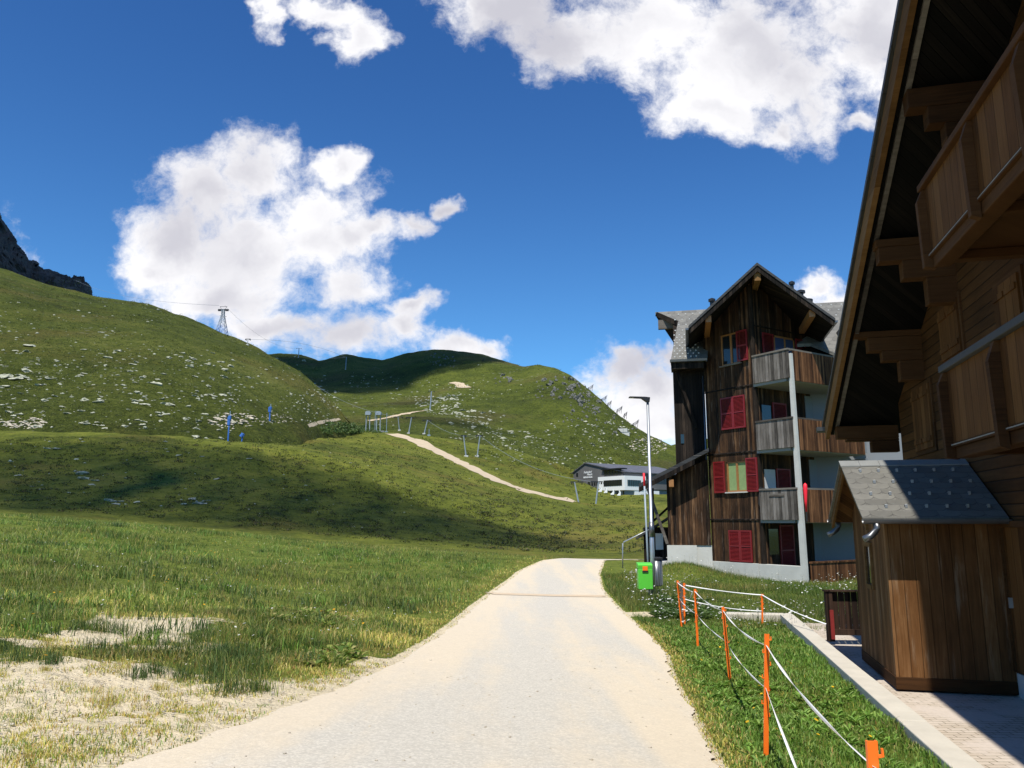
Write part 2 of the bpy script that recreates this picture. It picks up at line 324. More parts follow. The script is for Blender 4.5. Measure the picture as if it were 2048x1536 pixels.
def ground_mat():
    m, t, b = newmat('meadow_ground'); P = t.add('ShaderNodeNewGeometry').outputs['Position']
    at = t.add('ShaderNodeAttribute', attribute_name='sand').outputs['Fac']; near = t.add('ShaderNodeAttribute', attribute_name='near').outputs['Fac']
    n1 = t.noise(P, 0.03, 6, 0.62); n2 = t.noise(P, 0.28, 7, 0.7); n3 = t.noise(P, 2.6, 7, 0.72); n4 = t.noise(P, 22, 6, 0.7)
    f = t.m('ADD', t.m('ADD', t.m('MULTIPLY', n1, 0.35), t.m('MULTIPLY', n2, 0.33)), t.m('MULTIPLY', n3, 0.32))
    c = t.ramp(f, [(0.39,(0.030,0.040,0.008)),(0.46,(0.072,0.088,0.013)),(0.53,(0.122,0.138,0.020)),(0.60,(0.19,0.18,0.036)),(0.68,(0.24,0.18,0.05))])
    bf = t.ss(t.m('ADD', t.noise(t.vm('ADD', P, (31, 7, 5)), 0.035, 6, 0.65), t.m('MULTIPLY', t.m('SUBTRACT', n3, 0.5), 0.3)), 0.52, 0.66)
    c = t.mix(t.m('MULTIPLY', bf, 0.6), c, (0.15, 0.115, 0.03))
    sf = t.ss(t.noise(P, 0.5, 5, 0.7), 0.55, 0.66); c = t.mix(t.m('MULTIPLY', sf, 0.5), c, (0.018, 0.027, 0.010))
    c = t.mix(t.m('MULTIPLY', near, 0.7), c, t.ramp(n3, [(0.3,(0.07,0.11,0.015)),(0.6,(0.17,0.21,0.04))]))
    sand = t.ramp(t.m('ADD', t.m('MULTIPLY', n4, 0.6), t.m('MULTIPLY', n3, 0.4)), [(0.3,(0.40,0.33,0.20)),(0.45,(0.66,0.56,0.38)),(0.65,(0.78,0.68,0.49))])
    moss = t.ss(t.m('ADD', t.m('MULTIPLY', n3, 0.6), t.m('MULTIPLY', n4, 0.4)), 0.52, 0.60)
    sand = t.mix(t.m('MULTIPLY', moss, 0.45), sand, (0.36, 0.31, 0.10))
    am = t.ss(t.m('ADD', at, t.m('MULTIPLY', t.m('SUBTRACT', t.noise(P, 5, 7, 0.72), 0.5), 0.9)), 0.42, 0.58)
    c = t.mix(am, c, sand)
    t.link(c, b.inputs['Base Color']); b.inputs['Roughness'].default_value = 0.95; b.inputs['Specular IOR Level'].default_value = 0.1
    bn = t.add('ShaderNodeBump'); bn.inputs['Strength'].default_value = 0.5; bn.inputs['Distance'].default_value = 0.015
    t.link(t.m('ADD', n4, n3), bn.inputs['Height'])
    bn2 = t.add('ShaderNodeBump'); bn2.inputs['Strength'].default_value = 0.8; bn2.inputs['Distance'].default_value = 0.5
    t.link(t.m('ADD', n2, t.m('MULTIPLY', n3, 0.5)), bn2.inputs['Height']); t.link(bn.outputs[0], bn2.inputs['Normal']); t.link(bn2.outputs[0], b.inputs['Normal'])
    return m
M['ground'] = ground_mat()
def road_mat():
    m, t, b = newmat('gravel_road'); P = t.add('ShaderNodeNewGeometry').outputs['Position']
    s = t.add('ShaderNodeSeparateXYZ'); t.link(P, s.inputs[0])
    # worn wheel tracks follow the road, stretched along its length
    st = t.noise(t.xyz(t.m('MULTIPLY', s.outputs[0], 1.1), t.m('MULTIPLY', s.outputs[1], 0.10), 0), 1.0, 5, 0.55)
    n2 = t.noise(P, 1.7, 6, 0.65); n3 = t.noise(P, 45, 4, 0.8); n4 = t.noise(P, 150, 3, 0.8)
    ac = t.add('ShaderNodeAttribute', attribute_name='ac').outputs['Fac']; edge = t.m('MULTIPLY', t.m('ABSOLUTE', t.m('SUBTRACT', ac, 0.5)), 0.55)
    f = t.ss(t.m('SUBTRACT', t.m('ADD', st, t.m('MULTIPLY', t.m('SUBTRACT', n2, 0.5), 0.25)), edge), 0.2, 0.5)
    c = t.mix(f, (0.585,0.505,0.38), (0.50,0.466,0.395))
    g2 = t.m('ADD', 0.62, t.m('MULTIPLY', t.m('ADD', t.m('ADD', t.m('MULTIPLY', n3, 0.4), t.m('MULTIPLY', n4, 0.3)), t.m('MULTIPLY', t.noise(P, 9, 5, 0.75), 0.3)), 0.76))
    c = t.mix(1.0, c, t.xyz(g2, g2, g2), 'MULTIPLY')
    v2 = t.add('ShaderNodeTexVoronoi'); v2.inputs['Scale'].default_value = 55; t.link(P, v2.inputs['Vector']); s2 = t.add('ShaderNodeSeparateColor'); t.link(v2.outputs['Color'], s2.inputs[0])
    g3 = t.m('ADD', 0.80, t.m('MULTIPLY', t.m('POWER', s2.outputs[0], 1.5), 0.42)); c = t.mix(t.m('ADD', 0.25, t.m('MULTIPLY', f, 0.4)), c, t.mix(1.0, c, t.xyz(g3, g3, g3), 'MULTIPLY'))
    vo = t.add('ShaderNodeTexVoronoi'); vo.inputs['Scale'].default_value = 26; t.link(P, vo.inputs['Vector'])
    dk = t.m('LESS_THAN', vo.outputs['Distance'], t.m('MULTIPLY', t.ss(n2, 0.55, 0.75), 0.17)); c = t.mix(t.m('MULTIPLY', dk, 0.5), c, (0.22,0.19,0.15))
    t.link(c, b.inputs['Base Color']); b.inputs['Roughness'].default_value = 0.95; b.inputs['Specular IOR Level'].default_value = 0.15
    bn = t.add('ShaderNodeBump'); bn.inputs['Strength'].default_value = 0.5; bn.inputs['Distance'].default_value = 0.008
    t.link(t.m('ADD', n3, n4), bn.inputs['Height']); t.link(bn.outputs[0], b.inputs['Normal']); return m
M['road'] = road_mat()
M['path'] = plain('pale_path_gravel', (0.46,0.37,0.25), 0.95, var=0.2, scale=0.4)
M['dirt'] = plain('orange_dirt', (0.52,0.41,0.28), 0.95, var=0.2, scale=5)
M['bare'] = plain('reddish_bare_earth', (0.30,0.19,0.10), 0.95, var=0.25, scale=0.3)
def paving_mat():
    m, t, b = newmat('interlocking_pavers'); o = t.add('ShaderNodeTexCoord').outputs['Object']
    br = t.add('ShaderNodeTexBrick'); br.inputs['Scale'].default_value = 1.0; br.inputs['Brick Width'].default_value = 0.2; br.inputs['Row Height'].default_value = 0.1
    br.inputs['Mortar Size'].default_value = 0.006; br.inputs['Mortar Smooth'].default_value = 0.3; br.inputs['Color1'].default_value = (0.42,0.35,0.27,1); br.inputs['Color2'].default_value = (0.50,0.43,0.35,1); br.inputs['Mortar'].default_value = (0.12,0.10,0.06,1)
    t.link(o, br.inputs['Vector']); n = t.noise(o, 30, 5, 0.7); n2 = t.noise(o, 1.2, 5, 0.6)
    c = t.mix(t.ss(n2, 0.42, 0.6), br.outputs['Color'], (0.50,0.43,0.36)); g2 = t.m('ADD', 0.8, t.m('MULTIPLY', n, 0.4)); c = t.mix(1.0, c, t.xyz(g2, g2, g2), 'MULTIPLY')
    t.link(c, b.inputs['Base Color']); b.inputs['Roughness'].default_value = 0.9
    bn = t.add('ShaderNodeBump'); bn.inputs['Strength'].default_value = 0.5; bn.inputs['Distance'].default_value = 0.006; t.link(br.outputs['Fac'], bn.inputs['Height']); bn.invert = True; t.link(bn.outputs[0], b.inputs['Normal']); return m
M['paving'] = paving_mat()
def rock_mat(name, a, bcol, sc_=1.0):
    m, t, b = newmat(name); P = t.add('ShaderNodeNewGeometry').outputs['Position']
    c = t.ramp(t.noise(P, 1.2*sc_, 8, 0.7), [(0.35, a), (0.65, bcol)]); t.link(c, b.inputs['Base Color']); b.inputs['Roughness'].default_value = 0.9
    bn = t.add('ShaderNodeBump'); bn.inputs['Strength'].default_value = 0.8; bn.inputs['Distance'].default_value = 0.2/sc_; t.link(t.noise(P, 3*sc_, 6, 0.7), bn.inputs['Height']); t.link(bn.outputs[0], b.inputs['Normal']); return m
M['rock'] = rock_mat('pale_lichen_rock', (0.24,0.24,0.17), (0.50,0.50,0.38))
M['darkrock'] = rock_mat('dark_outcrop_rock', (0.05,0.053,0.047), (0.17,0.17,0.145))
M['mountain'] = rock_mat('dark_cliff_rock', (0.012,0.013,0.013), (0.075,0.07,0.066), 0.05)
M['palestone'] = rock_mat('pale_scree', (0.36,0.31,0.23), (0.60,0.54,0.43))

# ------------------------------------------------------------------ numpy noise
def vn(x, y, seed):
    xi = np.floor(x).astype(np.int64); yi = np.floor(y).astype(np.int64); fx = x-xi; fy = y-yi; fx = fx*fx*(3-2*fx); fy = fy*fy*(3-2*fy)
    def h(a, b):
        n = (a*374761393 + b*668265263 + seed*974711) & 0xffffffff; n = ((n ^ (n >> 13))*1274126177) & 0xffffffff; return ((n ^ (n >> 16)) & 0xffff)/65535.0
    return (h(xi, yi)*(1-fx)+h(xi+1, yi)*fx)*(1-fy)+(h(xi, yi+1)*(1-fx)+h(xi+1, yi+1)*fx)*fy
def fbm(x, y, seed=0, oc=4):
    s = 0; a = 0.5; tot = 0
    for k in range(oc): s = s+a*vn(x*2**k+k*17.3, y*2**k+k*9.1, seed+k); tot += a; a *= 0.5
    return s/tot-0.5
def sstep(x, a, b): t = np.clip((x-a)/(b-a), 0, 1); return t*t*(3-2*t)

# ------------------------------------------------------------------ base terrain height field H(x, y)
US = [-700,-300,0,250,480,640,780,860,940,1000,1100,1160,1230,1290,1400,1700,2100,2800]
def zrow(Y, z): return (Y, None, z)
ROWS = [
 (5,  None, [.05,.03,.02,.01,0,0,0,0,-.02,-.02,-.03,-.04,-.05,-.06,-.08,-.1,-.1,-.1]),
 (8,  None, [.25,.18,.1,.03,-.05,-.12,-.18,-.2,-.22,-.24,-.26,-.28,-.30,-.33,-.4,-.62,-.8,-.8]),
 (12, None, [.5,.35,.2,.05,-.1,-.25,-.36,-.4,-.43,-.45,-.46,-.48,-.5,-.52,-.6,-.78,-.85,-.85]),
 (20, None, [1.0,.8,.55,.3,.0,-.25,-.42,-.5,-.56,-.6,-.63,-.65,-.68,-.7,-.75,-.8,-.8,-.8]),
 (31, None, [1.8,1.5,1.15,.75,.3,-.05,-.3,-.42,-.52,-.6,-.66,-.67,-.68,-.68,-.7,-.7,-.7,-.7]),
 (45, [1000,1012,1028,1048,1070,1088,1099,1104,1108,1112,1117,1119,1120,1120,1124,1124,1124,1124], None),
 (53, [996,1008,1028,1048,1070,1087,1098,1102,1106,1110,1119,1122,1123,1122,1122,1122,1122,1122], None),
 (64, [985,998,1020,1040,1061,1077,1087,1093,1098,1102,1108,1110,1110,1108,1108,1108,1108,1108], None),
 (85, [930,940,952,962,980,1005,1022,1035,1050,1060,1076,1080,1082,1080,1080,1080,1080,1080], None),
 (115,[850,855,862,866,882,906,930,952,972,988,1015,1032,1040,1046,1050,1050,1050,1050], None),
 (135,[860,866,872,876,888,903,925,947,968,982,1004,1020,1030,1036,1040,1040,1040,1040], None),
 (190,[890,885,880,878,880,880,905,925,948,965,995,1010,1016,1018,1020,1020,1020,1020], None),
 (240,[885,880,878,876,872,868,880,893,913,928,952,972,990,991,993,993,993,993], None),
 (275,[880,878,876,874,868,861,866,871,886,894,920,946,976,987,990,990,990,990], None),
 (310,[890,890,890,888,882,872,876,880,893,902,928,954,982,990,993,993,993,993], None),
 (420,[930,930,930,930,930,920,920,925,930,940,950,970,990,993,995,995,995,995], None),
 (3000,[1015]*18, None)]
KY = np.array([r[0] for r in ROWS], float); KT = []; KZ = []
for (Y, vs, zs) in ROWS:
    if vs is not None:
        ps = [dep(u, v, Y) for u, v in zip(US, vs)]; KT.append([p.x/Y for p in ps]); KZ.append([p.z for p in ps])
    else:
        ts = []
        for u, z in zip(US, zs): p = gz(u, 768+F*math.tan(TH)+(EZ-z)/Y*F, min(z, 0.9)); ts.append((u-1024)/F*1.03)
        KT.append(ts); KZ.append(zs)
def H0(x, y):
    x = np.asarray(x, float); y = np.asarray(y, float); yc = np.clip(y, 5, 2999); t = x/np.maximum(yc, 5)
    Z = np.stack([np.interp(t, KT[k], KZ[k]) for k in range(len(KY))])
    L = np.log(KY); ly = np.log(yc); i = np.clip(np.searchsorted(L, ly, side='right')-1, 0, len(L)-2)
    dl = (Z[1:]-Z[:-1])/(L[1:]-L[:-1])[(slice(None),)+(None,)*x.ndim]
    sl_ = np.zeros_like(Z); pr = dl[1:]*dl[:-1]; sl_[1:-1] = np.where(pr > 0, 2*pr/(dl[1:]+dl[:-1]+1e-12*np.sign(dl[1:]+dl[:-1]+1e-30)), 0); sl_[-1] = dl[-1]; sl_[0] = dl[0]*0.5
    tk = lambda A: np.take_along_axis(A, i[None], 0)[0]
    h = L[i+1]-L[i]; s = (ly-L[i])/h; z0 = tk(Z); z1 = np.take_along_axis(Z, (i+1)[None], 0)[0]; m0 = tk(sl_); m1 = np.take_along_axis(sl_, (i+1)[None], 0)[0]
    return z0*(2*s**3-3*s**2+1)+m0*h*(s**3-2*s**2+s)+z1*(-2*s**3+3*s**2)+m1*h*(s**3-s**2)
def ghit0(u, v):
    r = ray(u, v); k = 1.0
    for _ in range(30):
        lo = 3.0
    Ys = np.exp(np.linspace(math.log(3), math.log(400), 900)); zz = EZ+r[2]/r[1]*Ys; hh = H0(r[0]/r[1]*Ys, Ys); j = int(np.argmax(zz < hh)); Y = Ys[j]
    return r[0]/r[1]*Y, Y
LE = [(1092,1121),(1040,1145),(992,1183),(950,1215),(875,1278),(760,1345),(640,1400),(500,1450),(340,1505),(240,1536)]
RE = [(1208,1121),(1197,1150),(1204,1180),(1232,1212),(1262,1240),(1300,1275),(1330,1310),(1345,1360),(1385,1430),(1440,1536)]
le = sorted([ghit0(*p) for p in LE], key=lambda q: q[1]); re_ = sorted([ghit0(*p) for p in RE], key=lambda q: q[1])
def ext(a, s0):
    x0, y0 = a[0]; a = [(x0-s0*(y0+40), -40), (x0-s0*y0, 0)]+a; return np.array([q[1] for q in a]), np.array([q[0] for q in a])
ly_, lx_ = ext(le, 0.02); ry_, rx_ = ext(re_, 0.03)
ly_ = np.append(ly_, [47, 50, 54, 60]); lx_ = np.append(lx_, [lx_[-1]+1.6, lx_[-1]+5, lx_[-1]+12, lx_[-1]+26])
ry_ = np.append(ry_, [46, 48, 50.5, 60]); rx_ = np.append(rx_, [rx_[-1]+3.2, rx_[-1]+7, rx_[-1]+16, rx_[-1]+45])
def roadd(x, y):
    """signed distance-like: <0 inside the road"""
    return np.maximum(np.interp(y, ly_, lx_)-x, x-np.interp(y, ry_, rx_))
# chalet frame: x runs along the gable wall towards the camera, y into the building
CD = math.radians(13.5); ZP = -0.75
CO = gz(2023, 1383, ZP)
CX = Vector((-math.sin(CD), -math.cos(CD), 0)); CYv = Vector((-CX.y, CX.x, 0))
kf = gz(1560, 1228, -0.58); kn = gz(1905, 1536, -0.58); kd = (kn-kf).normalized(); kn2 = kn+kd*6; kp = Vector((kd.y, -kd.x, 0)); kp = kp if kp.x > 0 else -kp
_lp = dep(1250, 992, 240); LPX, LPY, LPZ = _lp.x, _lp.y, _lp.z
def kside(x, y): return (x-kf.x)*kp.x+(y-kf.y)*kp.y
def H(x, y):
    x = np.asarray(x, float); y = np.asarray(y, float); z = H0(x, y); rd = roadd(x, y)
    off = sstep(rd, 0.1, 1.0); far = sstep(y, 30, 120)
    z = z+off*(0.10*(1-far))*fbm(x*0.9, y*0.9, 3)*2 + off*(1-far)*0.05*fbm(x*5, y*5, 8, 2)
    z = z+sstep(y, 50, 110)*(2.2*fbm(x*0.035, y*0.035, 11, 4)+0.8*fbm(x*0.2, y*0.2, 12, 4))
    left = off*sstep(-x, 2, 6)*sstep(y, 8, 14)*(1-sstep(y, 50, 80)); z = z+left*0.35*fbm(x*0.22, y*0.22, 21, 3)
    z = z+0.6*np.exp(-((x-7.0)/1.5)**2-((y-32.6)/1.7)**2)
    ex, ey = x-LPX, y-LPY; lxp = ex*math.cos(0.6458)+ey*math.sin(0.6458); lyp = -ex*math.sin(0.6458)+ey*math.cos(0.6458)
    pad = sstep(lxp, -7, -1.5)*(1-sstep(lxp, 38, 46))*sstep(lyp, -7, -1)*(1-sstep(lyp, 24, 32)); z = z*(1-pad)+(LPZ+np.clip(lyp-11, 0, 12)*0.26)*pad
    ks = kside(x, y); inside = sstep(ks, 0.12, 0.2)*sstep(-y, -17.6, -17.3)
    z = z*(1-inside)+(-0.86)*inside
    return z
sand_c = None
def sandm(x, y):
    rd = roadd(x, y); leftside = (x < np.interp(y, ly_, lx_)+0.2)
    s = np.where(leftside, 1-sstep(y+1.6*fbm(x*0.45, y*0.45, 31, 3), 8.6, 10.6), 0.0)
    s = np.maximum(s, np.where(leftside, np.where(y > 12, 1-sstep(rd, 0.02, 0.35), 1-sstep(rd, 0.1, 0.9)), 0.8*(1-sstep(rd, 0.0, 0.18))))
    patch = sstep(fbm(x*0.5+5, y*0.5, 41, 4), 0.06, 0.32)*(1-sstep(y, 11, 17)); s = np.maximum(s, np.where(leftside, patch, 0))
    p2 = sstep(fbm(x*0.6, y*0.35, 45, 3), 0.2, 0.28); s = np.maximum(s, np.where(leftside, p2*0.5*(1-sstep(y, 15, 24)), 0))
    # small trodden spur beside the bins
    s = np.maximum(s, 1-sstep(np.hypot((x-3.55)/1.2, (y-20.4)/0.55), 0.6, 1.2))
    return s
ys = np.concatenate([np.array([-40, -20, -8, 0, 2.5, 4]), np.exp(np.arange(math.log(4.6), math.log(480), 0.0105)), np.exp(np.linspace(math.log(500), math.log(3000), 14))])
tsv = np.concatenate([np.array([-40, -15, -6, -3, -2, -1.5, -1.2, -1.0]), np.arange(-0.9, 0.9, 0.0031), np.array([1.0, 1.2, 1.5, 2, 3, 6, 15, 40])])
T_, Y_ = np.meshgrid(tsv, ys); X_ = T_*np.maximum(Y_, 4.6); Z_ = H(X_, Y_)
nr, nc = X_.shape; idx = np.arange(nr*nc).reshape(nr, nc)
Fq = np.stack([idx[:-1, :-1], idx[:-1, 1:], idx[1:, 1:], idx[1:, :-1]], -1).reshape(-1, 4)
nearm = (1-sstep(Y_, 35, 60)).ravel()
ground = npmesh('ground', np.stack([X_, Y_, Z_], -1).reshape(-1, 3), Fq, M['ground'], True, attrs={'sand': sandm(X_, Y_).ravel()*(Y_.ravel() < 60), 'near': nearm}); ground['kind'] = 'structure'
TR = [ground]

# ---- further relief as sheets, each a surface through lines of known distance
def sheet(name, us, lines, mat, nu, nw, amp, sc1, seed, rock=0.0):
    uu = np.linspace(us[0], us[-1], nu); pts = []
    for (vs, Ys) in lines:
        v = np.interp(uu, us, vs); Y = np.interp(uu, us, Ys) if hasattr(Ys, '__len__') else np.full(nu, float(Ys))
        k = np.ones(9)/9; 
        if rock == 0: v = np.convolve(np.pad(v, 4, 'edge'), k, 'valid'); Y = np.convolve(np.pad(Y, 4, 'edge'), k, 'valid')
        pts.append(np.array([dep(a, b, c) for a, b, c in zip(uu, v, Y)]))
    P = np.stack(pts); L = len(P)       # L, nu, 3
    ws = np.linspace(0, L-1, nw); out = np.zeros((nw, nu, 3))
    for a, w_ in enumerate(ws):
        i = min(int(w_), L-2); s = w_-i; p0 = P[max(i-1, 0)]; p1 = P[i]; p2 = P[i+1]; p3 = P[min(i+2, L-1)]
        out[a] = 0.5*((2*p1)+(-p0+p2)*s+(2*p0-5*p1+4*p2-p3)*s*s+(-p0+3*p1-3*p2+p3)*s**3)
    X, Y, Z = out[..., 0], out[..., 1], out[..., 2]
    Z = Z+amp*2*fbm(X*sc1, Y*sc1, seed, 5)+amp*0.25*fbm(X*sc1*12, Y*sc1*12, seed+9, 3)
    if rock: 
        rr = (np.abs(fbm(X*0.02, (Y+Z*1.3)*0.02, seed+3, 6))*1.6+np.abs(fbm(X*0.09, Z*0.03, seed+4, 4))*0.9)*rock; Z = Z+rr-18; Y = Y+rock*1.6*fbm(X*0.04, Z*0.04, seed+5, 6)
    idx = np.arange(nw*nu).reshape(nw, nu); Fq = np.stack([idx[:-1, :-1], idx[:-1, 1:], idx[1:, 1:], idx[1:, :-1]], -1).reshape(-1, 4)
    o = npmesh(name, np.stack([X, Y, Z], -1).reshape(-1, 3), Fq, mat, rock == 0); o['kind'] = 'structure'; TR.append(o); return o
ul = [-700,-400,0,100,190,300,380,440,520,600,640,680,702,735]
crest = [410,470,541,575,597,612,640,668,700,745,785,830,852,892]; cy = [560,520,450,440,425,410,395,380,345,300,275,258,254,254]
base = [890,890,885,885,885,885,885,885,884,876,870,864,872,905]; by = [130,130,130,130,130,132,136,140,155,175,205,238,246,250]
ln = [(base, by)]
for w_ in (0.33, 0.66, 0.9):
    vs = []; Yl = []
    for u, b0, c0, y0, y1 in zip(ul, base, crest, by, cy):
        p = dep(u, b0, y0); q = dep(u, c0, y1); zz = p.z+(q.z-p.z)*(w_+0.07*math.sin(w_*math.pi)); Y = y0+(y1-y0)*w_
        x = (u-1024)/F; # find v for this height and depth
        e = math.atan2(zz-EZ, Y); vs.append(768-F*math.tan(e-TH)); Yl.append(Y)
    ln.append((vs, Yl))
ln = [([b+60 for b in base], [y*0.9 for y in by])]+ln+[(crest, cy), ([c+(22 if u < 590 else 14) for u, c in zip(ul, crest)], [y*1.22 if u < 590 else y+14 for u, y in zip(ul, cy)]), ([c+160 for c in crest], [y*1.8 if u < 590 else y+60 for u, y in zip(ul, cy)])]
sheet('left_hill', ul, ln, M['hill'], 760, 260, 2.3, 0.022, 61)
ul = [480,560,600,640,690,765,810,850,870,900,960,1000,1045,1080,1110,1150,1200,1240,1290,1330,1350,1380]
crest = [716,713,716,727,715,727,712,706,704,704,713,727,741,736,741,760,800,835,872,895,905,925]
cy = [1000,1000,1000,980,960,930,900,880,870,860,820,780,730,690,650,610,570,545,515,490,480,470]
b_ = [(905, 330)]*22
l1 = ([885,880,878,875,872,868,866,866,868,872,890,900,912,920,928,940,960,970,978,985,985,985], [320]*22)
l2 = ([835,835,835,838,838,836,834,834,836,838,850,862,872,878,884,896,918,934,946,950,955,960], [430,440,440,440,440,440,440,440,440,440,430,425,420,415,410,405,400,395,390,390,390,390])
l3 = ([775,775,778,782,782,786,788,786,782,780,784,790,798,800,806,825,860,885,910,925,935,945], [700,700,700,690,680,660,650,640,630,620,600,580,550,530,510,490,470,455,445,435,430,425])
l0 = ([c+45 for c in l1[0]], [280]*22)
sheet('far_hill', ul, [l0, l1, l2, l3, (crest, cy), ([c+14 for c in crest], [y*1.15 for y in cy]), ([c+120 for c in crest], [y*1.5 for y in cy])], M['hillfar'], 700, 240, 3.2, 0.016, 71)
sheet('right_ridge', [1180,1300,1340,1380,1450,1700,2200,2900], [([1010]*8, 300), ([960,945,940,935,930,925,920,920], 480), ([925,903,890,880,876,868,860,850], 800), ([945,925,910,900,896,888,880,870], 1000)], M['hillfar'], 200, 60, 1.5, 0.02, 81)
um = [-900,-600,-300,-100,0,8,30,52,60,66,90,110,135,152,170,185,215,300]
cm = [180,250,300,380,428,440,478,500,520,524,534,544,551,553,565,590,640,700]
sheet('rocky_mountain', um, [([c*0+760 for c in cm], 900), ([c+90 for c in cm], 1080), (cm, 1250), ([c+60 for c in cm], 1500)], M['mountain'], 900, 160, 3, 0.01, 91, rock=42)

# ray casting on the relief
bv, bf_ = [], []
for o in TR:
    me = o.data; n = len(me.vertices); co = np.empty(n*3, np.float32); me.vertices.foreach_get('co', co); fa = np.empty(len(me.polygons)*4, np.int32); me.loops.foreach_get('vertex_index', fa)
    off = sum(len(a) for a in bv); bv.append(co.reshape(-1, 3)); bf_.append(fa.reshape(-1, 4)+off)
BV = BVHTree.FromPolygons(np.concatenate(bv).tolist(), np.concatenate(bf_).tolist())
def hit(u, v):
    h = BV.ray_cast(Vector((0, 0, EZ)), Vector(ray(u, v)).normalized()); return h[0], h[1]
def gnd(x, y):
    h = BV.ray_cast(Vector((x, y, 900)), Vector((0, 0, -1))); return h[0].z if h[0] else 0

# ------------------------------------------------------------------ road, paths, kerb, paving
def ribbon(name, yl, left, right, nx, mat, lift):
    V = []; 
    for y in yl:
        a = left(y); b = right(y)
        for k in range(nx+1): V.append((a+(b-a)*k/nx, y))
    V = np.array(V); z = H(V[:, 0], V[:, 1])+lift; m = len(yl); idx = np.arange(m*(nx+1)).reshape(m, nx+1)
    Fq = np.stack([idx[:-1, :-1], idx[:-1, 1:], idx[1:, 1:], idx[1:, :-1]], -1).reshape(-1, 4)
    o = npmesh(name, np.c_[V, z], Fq, mat, True, attrs={'ac': np.tile(np.arange(nx+1)/nx, m)}); o['kind'] = 'structure'; return o
wob = lambda y, s: 0.10*float(fbm(np.array(y*1.3), np.array(s), 5, 3))*2+0.05*float(fbm(np.array(y*7.0), np.array(s), 6, 2))*2
ylist = list(np.arange(-38, 4, 1.0))+list(np.exp(np.arange(math.log(4), math.log(54), 0.008)))
ribbon('road', ylist, lambda y: float(np.interp(y, ly_, lx_))+wob(y, 1.5), lambda y: float(np.interp(y, ry_, rx_))+wob(y, 7.5), 24, M['road'], 0.02)
yd = ghit0(1100, 1193)[1]
ribbon('drainage_strip', list(np.linspace(yd-0.28, yd+0.35, 8)), lambda y: float(np.interp(y, ly_, lx_))-0.1+0.15*math.sin(y*9), lambda y: float(np.interp(y, ry_, rx_))-0.1+0.12*math.sin(y*14), 24, M['dirt'], 0.03)
def pixpath(name, pts, width, mat, lift=0.07, n=20):
    P = []
    for (a, b) in zip(pts, pts[1:]):
        for k in range(n):
            s = k/n; P.append((a[0]+(b[0]-a[0])*s, a[1]+(b[1]-a[1])*s))
    P.append(pts[-1]); C = [hit(*p)[0] for p in P]; C = [c for c in C if c]
    V = []; 
    for k, c in enumerate(C):
        t = (C[min(k+2, len(C)-1)]-C[max(k-2, 0)]); t.z = 0; t.normalize(); s = Vector((t.y, -t.x, 0)); wd = width*(1+0.5*float(fbm(np.array(k*0.31), np.array(3.0), 4, 2)))
        for q in (-1, -0.33, 0.33, 1):
            p = c+s*q*wd/2; V.append((p.x, p.y, gnd(p.x, p.y)+lift))
    m = len(C); idx = np.arange(m*4).reshape(m, 4); Fq = np.stack([idx[:-1, :-1], idx[:-1, 1:], idx[1:, 1:], idx[1:, :-1]], -1).reshape(-1, 4)
    o = npmesh(name, V, Fq, mat, True); o['kind'] = 'structure'; return o
pixpath('gravel_path', [(783,868),(830,880),(880,905),(920,925),(960,945),(1010,968),(1060,985),(1110,995),(1150,1002)], 6.0, M['path'])
pixpath('hillside_path', [(617,852),(640,845),(665,841),(680,838)], 0.6, M['path'], 0.04)
pixpath('upper_path', [(738,842),(775,836),(800,830),(830,824),(852,821)], 4.0, M['path'], 0.2)
pixpath('summit_path', [(904,765),(918,768),(925,775),(940,774)], 8, M['path'], 0.3)

# low concrete kerb wall between lawn and paving
kt = thing('kerb_wall', 'low pale concrete edging wall running between lawn and paved yard', 'wall', (kf.x, kf.y, 0), math.atan2(kd.y, kd.x))
L_ = (kn2-kf).length; sgn = 1 if Vector((-kd.y, kd.x, 0)).dot(kp) > 0 else -1
mb = MB(); nseg = 7
for k in range(nseg):
    a = L_*k/nseg; b = L_*(k+1)/nseg-0.006; mb.box(a, b, 0, sgn*0.30, -1.1, -0.58+0.003*(k % 2))
mb.build('wall_top', M['kerbstone'], kt, bevel=0.012)
mb = MB(); mb.box(-0.3, -0.004, sgn*0.31, sgn*-1.25, -1.1, -0.585); mb.build('end_block', M['kerbstone'], kt, bevel=0.03)
# paved yard
pv_ = bpy.data.meshes.new('paved_yard'); 
def inv(p): return p
A1 = kf+kp*0.29+kd*0.2; A2 = kn2+kp*0.29; A3 = A2+kp*9; A4 = A1+kp*9
pv_.from_pydata([(p.x, p.y, ZP) for p in (A1, A2, A3, A4)], [], [(0, 1, 2, 3)]); pv_.materials.append(M['paving'])
po = bpy.data.objects.new('paved_yard', pv_); COL.objects.link(po); po['kind'] = 'structure'

